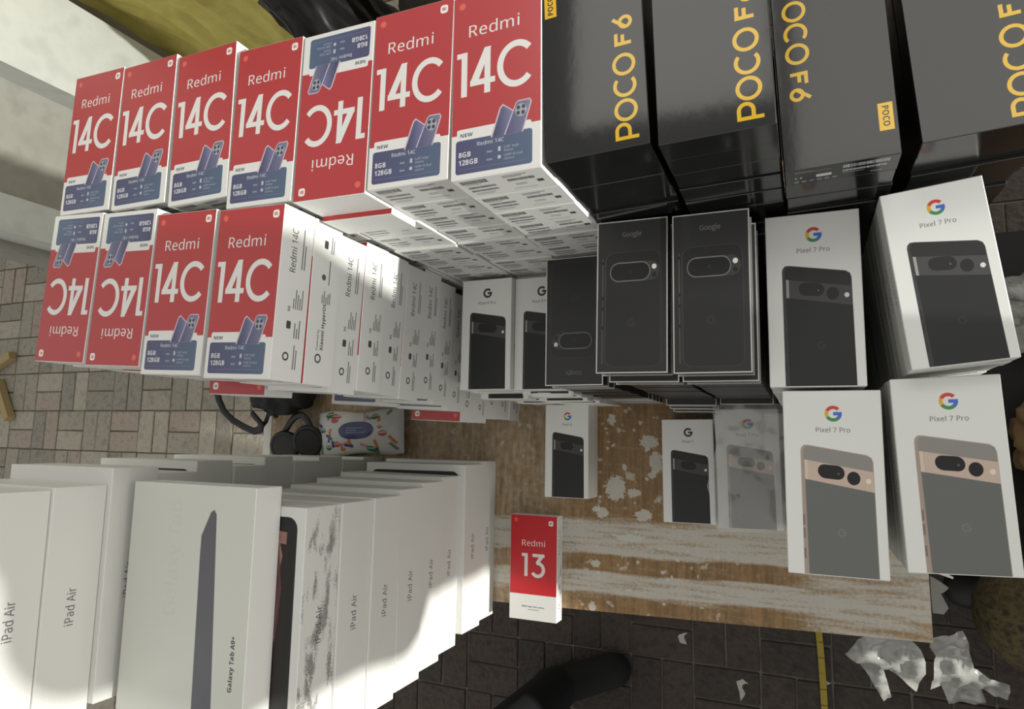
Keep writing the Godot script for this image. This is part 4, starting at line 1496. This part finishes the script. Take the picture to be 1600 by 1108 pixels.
# ------------------------------------------------------------------ the person in camouflage trousers
# bones: [a, b, radius a, radius b]; meshed as surface nets of their smooth union
func nets(bones: Array, cell: float, blend: float) -> ArrayMesh:
	var lo := Vector3.INF
	for b in bones:
		for k in 2:
			lo = lo.min(b[k] - Vector3.ONE * (b[2 + k] + cell * 4))
	var field := {}
	for b in bones:
		var r: float = maxf(b[2], b[3]) + cell * 2.5
		var p0: Vector3 = ((b[0].min(b[1]) - Vector3.ONE * r) - lo) / cell
		var p1: Vector3 = ((b[0].max(b[1]) + Vector3.ONE * r) - lo) / cell
		var ab: Vector3 = b[1] - b[0]
		var l2 := maxf(ab.length_squared(), 1e-9)
		for i in range(int(p0.x), int(p1.x) + 2):
			for j in range(int(p0.y), int(p1.y) + 2):
				for k in range(int(p0.z), int(p1.z) + 2):
					var p := lo + Vector3(i, j, k) * cell
					var t := clampf((p - b[0]).dot(ab) / l2, 0, 1)
					var d: float = (p - (b[0] + ab * t)).length() - lerpf(b[2], b[3], t)
					if d > cell * 2.5 + blend:
						continue
					var key := Vector3i(i, j, k)
					if field.has(key):
						var e: float = field[key]
						var h := clampf(0.5 + 0.5 * (e - d) / blend, 0, 1)
						field[key] = lerpf(e, d, h) - blend * h * (1 - h)
					else:
						field[key] = d
	var verts := {}
	var far := cell * 2.5
	for key in field:
		var sum := Vector3.ZERO
		var cnt := 0
		var vals := []
		for c in 8:
			vals.append(field.get(key + Vector3i(c & 1, (c >> 1) & 1, c >> 2), far))
		for e in [[0, 1], [2, 3], [4, 5], [6, 7], [0, 2], [1, 3], [4, 6], [5, 7], [0, 4], [1, 5], [2, 6], [3, 7]]:
			var a: float = vals[e[0]]
			var b: float = vals[e[1]]
			if (a < 0) != (b < 0):
				var t := a / (a - b)
				var pa := Vector3(e[0] & 1, (e[0] >> 1) & 1, e[0] >> 2)
				var pb := Vector3(e[1] & 1, (e[1] >> 1) & 1, e[1] >> 2)
				sum += pa.lerp(pb, t)
				cnt += 1
		if cnt:
			verts[key] = lo + (Vector3(key) + sum / cnt) * cell
	var st := new_st()
	for key in field:
		var a: float = field[key]
		for ax in 3:
			var s := Vector3i(1 if ax == 0 else 0, 1 if ax == 1 else 0, 1 if ax == 2 else 0)
			var b: float = field.get(key + s, far)
			if (a < 0) == (b < 0):
				continue
			var u := Vector3i(0, 1, 0) if ax == 0 else (Vector3i(0, 0, 1) if ax == 1 else Vector3i(1, 0, 0))
			var v := Vector3i(0, 0, 1) if ax == 0 else (Vector3i(1, 0, 0) if ax == 1 else Vector3i(0, 1, 0))
			var q := [key - u - v, key - v, key, key - u]
			var ok := true
			for c in q:
				if not verts.has(c):
					ok = false
			if not ok:
				continue
			if a < 0:
				q.reverse()
			for t in [0, 1, 2, 0, 2, 3]:
				st.set_smooth_group(0)
				st.add_vertex(verts[q[t]])
	st.index()
	st.generate_normals()
	return st.commit()

func thicker(bones: Array, by: float) -> Array:
	var out := []
	for b in bones:
		out.append([b[0], b[1], b[2] + by, b[3] + by])
	return out

func person() -> void:
	var V := func(x: float, y: float, z: float) -> Vector3: return Vector3(x, y, z)
	var hipL: Vector3 = V.call(0.72, 0.95, 0.22)
	var hipR: Vector3 = V.call(0.74, 0.95, 0.05)
	var kneeL: Vector3 = V.call(0.315, 0.6, 0.25)
	var ankL: Vector3 = V.call(0.47, 0.19, 0.29)
	var kneeR: Vector3 = V.call(0.7, 0.49, 0.03)
	var ankR: Vector3 = V.call(0.82, 0.09, 0.03)
	var chest: Vector3 = V.call(0.7, 1.34, 0.13)
	var shL: Vector3 = V.call(0.68, 1.52, 0.255)
	var shR: Vector3 = V.call(0.68, 1.53, 0.0)
	var elL: Vector3 = V.call(0.6, 1.27, 0.262)
	var elR: Vector3 = V.call(0.6, 1.27, 0.0)
	var wrL: Vector3 = V.call(0.53, 1.4, 0.22)
	var wrR: Vector3 = V.call(0.53, 1.4, 0.05)
	var neck: Vector3 = V.call(0.67, 1.62, 0.13)
	var head: Vector3 = V.call(0.645, 1.77, 0.13)
	var legs := [[hipL, kneeL, 0.085, 0.066], [kneeL, ankL, 0.06, 0.038], [hipR, kneeR, 0.082, 0.058], [kneeR, ankR, 0.055, 0.038], [hipL, hipR, 0.09, 0.09], [(hipL + hipR) / 2 + V.call(0, 0.05, 0), (hipL + hipR) / 2 + V.call(0, 0.16, 0), 0.125, 0.12]]
	var feet := [[ankL + V.call(0, -0.06, 0), ankL + V.call(-0.14, -0.11, 0.01), 0.04, 0.03], [ankR + V.call(0, -0.04, 0), ankR + V.call(-0.15, -0.055, 0.02), 0.04, 0.03]]
	var torso := [[(hipL + hipR) / 2 + V.call(0, 0.12, 0), chest, 0.12, 0.135], [chest + V.call(0, 0.02, 0.06), chest + V.call(0, 0.1, 0.09), 0.1, 0.08], [chest + V.call(0, 0.02, -0.06), chest + V.call(0, 0.1, -0.09), 0.1, 0.08], [chest, neck, 0.13, 0.06], [shL, shR, 0.06, 0.06]]
	var arms := [[shL, elL, 0.054, 0.042], [elL, wrL, 0.04, 0.028], [shR, elR, 0.054, 0.042], [elR, wrR, 0.04, 0.028]]
	var skull := [[neck, head + V.call(0, -0.06, 0), 0.055, 0.06], [head + V.call(-0.015, -0.06, 0), head + V.call(0.02, 0.04, 0), 0.066, 0.088], [head + V.call(-0.03, -0.085, 0), head + V.call(-0.06, -0.09, 0), 0.045, 0.032], [head + V.call(-0.075, -0.01, 0), head + V.call(-0.1, -0.035, 0), 0.012, 0.014], [head + V.call(0.01, 0.0, 0.08), head + V.call(0.015, -0.03, 0.078), 0.014, 0.012], [head + V.call(0.01, 0.0, -0.08), head + V.call(0.015, -0.03, -0.078), 0.014, 0.012]]
	var body := part("person", nets(legs + feet + torso + arms + skull, 0.018, 0.03), self, mat(Color(0.45, 0.3, 0.22), 0.6))
	tag(body, "person in camouflage trousers and dark jacket standing right of the table", "person")
	var camo := mat(Color(1, 1, 1), 0.85, noise_tex(71, 0.022, [Color(0.14, 0.125, 0.085), Color(0.14, 0.125, 0.085), Color(0.16, 0.14, 0.09), Color(0.34, 0.3, 0.18), Color(0.33, 0.29, 0.18), Color(0.22, 0.16, 0.1), Color(0.4, 0.35, 0.22)]))
	camo.uv1_triplanar = true
	camo.uv1_scale = Vector3(5, 5, 5)
	camo.normal_enabled = true
	camo.normal_texture = noise_tex(72, 0.012, [], 256, true, 6.0)
	part("trousers", nets(thicker(legs, 0.014), 0.016, 0.03), body, camo)
	part("jacket", nets(thicker(torso + arms, 0.016), 0.02, 0.035), body, mat(Color(0.06, 0.065, 0.075), 0.85))
	part("hair", nets([[head + V.call(0.02, 0.03, 0), head + V.call(0.035, 0.06, 0), 0.092, 0.085], [head + V.call(0.05, 0.0, 0), head + V.call(0.055, -0.05, 0), 0.075, 0.055]], 0.012, 0.02), body, mat(Color(0.04, 0.035, 0.03), 0.7))
	for s in [ankL, ankR]:
		part("shoe", nets([[s + V.call(0.02, -0.06, 0), s + V.call(-0.16, -0.1 if s == ankL else -0.06, 0.015), 0.05, 0.042]], 0.012, 0.02), body, mat(Color(0.05, 0.05, 0.05), 0.6))
	for w in [[wrL, -1.0], [wrR, 1.0]]:
		var wr: Vector3 = w[0]
		var s: float = w[1]
		var palm: Vector3 = wr + V.call(-0.05, 0.05, s * 0.035)
		var hb := [[wr, palm, 0.026, 0.03], [palm + V.call(0, 0, 0.0), palm + V.call(-0.02, 0.02, s * 0.01), 0.034, 0.03]]
		for f in 4:
			var k: Vector3 = palm + V.call(-0.03, 0.035 - 0.02 * f, s * 0.01)
			hb.append([k, k + V.call(-0.025, 0.005, s * 0.025), 0.0095, 0.009])
			hb.append([k + V.call(-0.025, 0.005, s * 0.025), k + V.call(-0.012, 0.006, s * (0.046 - 0.004 * f)), 0.009, 0.008])
		hb.append([palm + V.call(0.01, 0.02, 0), palm + V.call(0.02, 0.045, s * 0.02), 0.012, 0.01])
		hb.append([palm + V.call(0.02, 0.045, s * 0.02), palm + V.call(0.012, 0.05, s * 0.042), 0.01, 0.008])
		part("hand", nets(hb, 0.0045, 0.003), body)
		(body.get_child(body.get_child_count() - 1) as MeshInstance3D).material_override = mat(Color(0.45, 0.3, 0.22), 0.6)
	for s in [-1, 1]:
		var e := MeshInstance3D.new()
		var sm := SphereMesh.new()
		sm.radius = 0.012
		sm.height = 0.024
		e.mesh = sm
		e.material_override = mat(Color(0.75, 0.73, 0.7), 0.3)
		e.name = "eye"
		body.add_child(e, true)
		e.position = head + V.call(-0.074, 0.0, s * 0.032)

# a second person in dark clothes, standing at the near left of the table; only a shoe and a shin come into the picture
func bystander() -> void:
	var at := Vector3(-0.65, 0, 0.795)
	var fwd := Vector3(0.93, 0, -0.36).normalized()      # the way the feet point
	var out := Vector3(-fwd.z, 0, fwd.x)                  # to the person's right
	var Q := func(f: float, y: float, s: float) -> Vector3: return at + fwd * f + out * s + Vector3(0, y, 0)
	var legs := []
	var feet := []
	var arms := []
	var hands := []
	for s in [-1.0, 1.0]:
		var ank: Vector3 = Q.call(0.05 if s < 0 else -0.1, 0.085, s * 0.12)
		var knee: Vector3 = Q.call(0.04, 0.5, s * 0.11)
		var hip: Vector3 = Q.call(-0.02, 0.93, s * 0.09)
		legs.append([hip, knee, 0.085, 0.058])
		legs.append([knee, ank, 0.056, 0.042])
		feet.append([ank + Vector3(0, -0.035, 0), ank + fwd * 0.15 + Vector3(0, -0.05, 0), 0.044, 0.033])
		var sh: Vector3 = Q.call(-0.03, 1.45, s * 0.19)
		var el: Vector3 = Q.call(-0.06, 1.15, s * 0.27)
		var wr: Vector3 = Q.call(0.04, 0.92, s * 0.27)
		arms.append([sh, el, 0.052, 0.042])
		arms.append([el, wr, 0.04, 0.028])
		var palm: Vector3 = wr + fwd * 0.02 + Vector3(0, -0.07, 0)
		var hb := [[wr, palm, 0.026, 0.03]]
		for f in 4:
			var k: Vector3 = palm + fwd * (0.024 - 0.016 * f) + Vector3(0, -0.03, 0)
			var m: Vector3 = k + Vector3(0, -0.035, 0) - out * s * 0.006
			hb.append([k, m, 0.0095, 0.009])
			hb.append([m, m + Vector3(0, -0.03 + 0.004 * f, 0) - out * s * 0.014, 0.009, 0.008])
		hb.append([palm + fwd * 0.02, palm + fwd * 0.045 + Vector3(0, -0.045, 0), 0.012, 0.009])
		hands.append(hb)
	var pelvis := [[Q.call(-0.02, 0.95, -0.08), Q.call(-0.02, 0.95, 0.08), 0.1, 0.1], [Q.call(-0.02, 0.98, 0), Q.call(-0.02, 1.08, 0), 0.12, 0.115]]
	var torso := [[Q.call(-0.02, 1.06, 0), Q.call(-0.02, 1.28, 0), 0.12, 0.13], [Q.call(-0.02, 1.28, -0.07), Q.call(-0.03, 1.38, -0.1), 0.1, 0.08], [Q.call(-0.02, 1.28, 0.07), Q.call(-0.03, 1.38, 0.1), 0.1, 0.08], [Q.call(-0.03, 1.45, -0.17), Q.call(-0.03, 1.45, 0.17), 0.06, 0.06], [Q.call(-0.02, 1.3, 0), Q.call(-0.02, 1.5, 0), 0.13, 0.058]]
	var head: Vector3 = Q.call(0.01, 1.66, 0)
	var skull := [[Q.call(-0.02, 1.5, 0), head + Vector3(0, -0.06, 0), 0.055, 0.058], [head + fwd * 0.015 + Vector3(0, -0.06, 0), head - fwd * 0.02 + Vector3(0, 0.04, 0), 0.066, 0.086], [head + fwd * 0.03 + Vector3(0, -0.085, 0), head + fwd * 0.055 + Vector3(0, -0.09, 0), 0.045, 0.032], [head + fwd * 0.075, head + fwd * 0.1 + Vector3(0, -0.03, 0), 0.012, 0.014], [head + out * 0.08, head + out * 0.078 + Vector3(0, -0.03, 0), 0.014, 0.012], [head - out * 0.08, head - out * 0.078 + Vector3(0, -0.03, 0), 0.014, 0.012]]
	var skin := mat(Color(0.45, 0.3, 0.22), 0.6)
	var body := part("person", nets(legs + feet + pelvis + torso + arms + skull, 0.02, 0.03), self, skin)
	tag(body, "person in dark navy trousers and black shoes standing at the near edge", "person")
	var navy := mat(Color(0.05, 0.054, 0.07), 0.95)
	part("trousers", nets(thicker(legs + pelvis, 0.016), 0.018, 0.03), body, navy)
	part("jacket", nets(thicker(torso + arms, 0.018), 0.022, 0.035), body, mat(Color(0.09, 0.09, 0.1), 0.9))
	part("hair", nets([[head - fwd * 0.02 + Vector3(0, 0.03, 0), head - fwd * 0.035 + Vector3(0, 0.06, 0), 0.092, 0.085], [head - fwd * 0.05, head - fwd * 0.055 + Vector3(0, -0.05, 0), 0.075, 0.055]], 0.014, 0.02), body, mat(Color(0.04, 0.035, 0.03), 0.7))
	for f in feet:
		part("shoe", nets([[f[0] - fwd * 0.03, f[1] + fwd * 0.015, 0.052, 0.044]], 0.012, 0.02), body, mat(Color(0.035, 0.038, 0.046), 0.85))
	for h in hands:
		part("hand", nets(h, 0.0045, 0.003), body, skin)
	for s in [-1, 1]:
		var e := MeshInstance3D.new()
		var sm := SphereMesh.new()
		sm.radius = 0.012
		sm.height = 0.024
		e.mesh = sm
		e.material_override = mat(Color(0.75, 0.73, 0.7), 0.3)
		e.name = "eye"
		body.add_child(e, true)
		e.position = head + fwd * 0.074 + out * s * 0.032
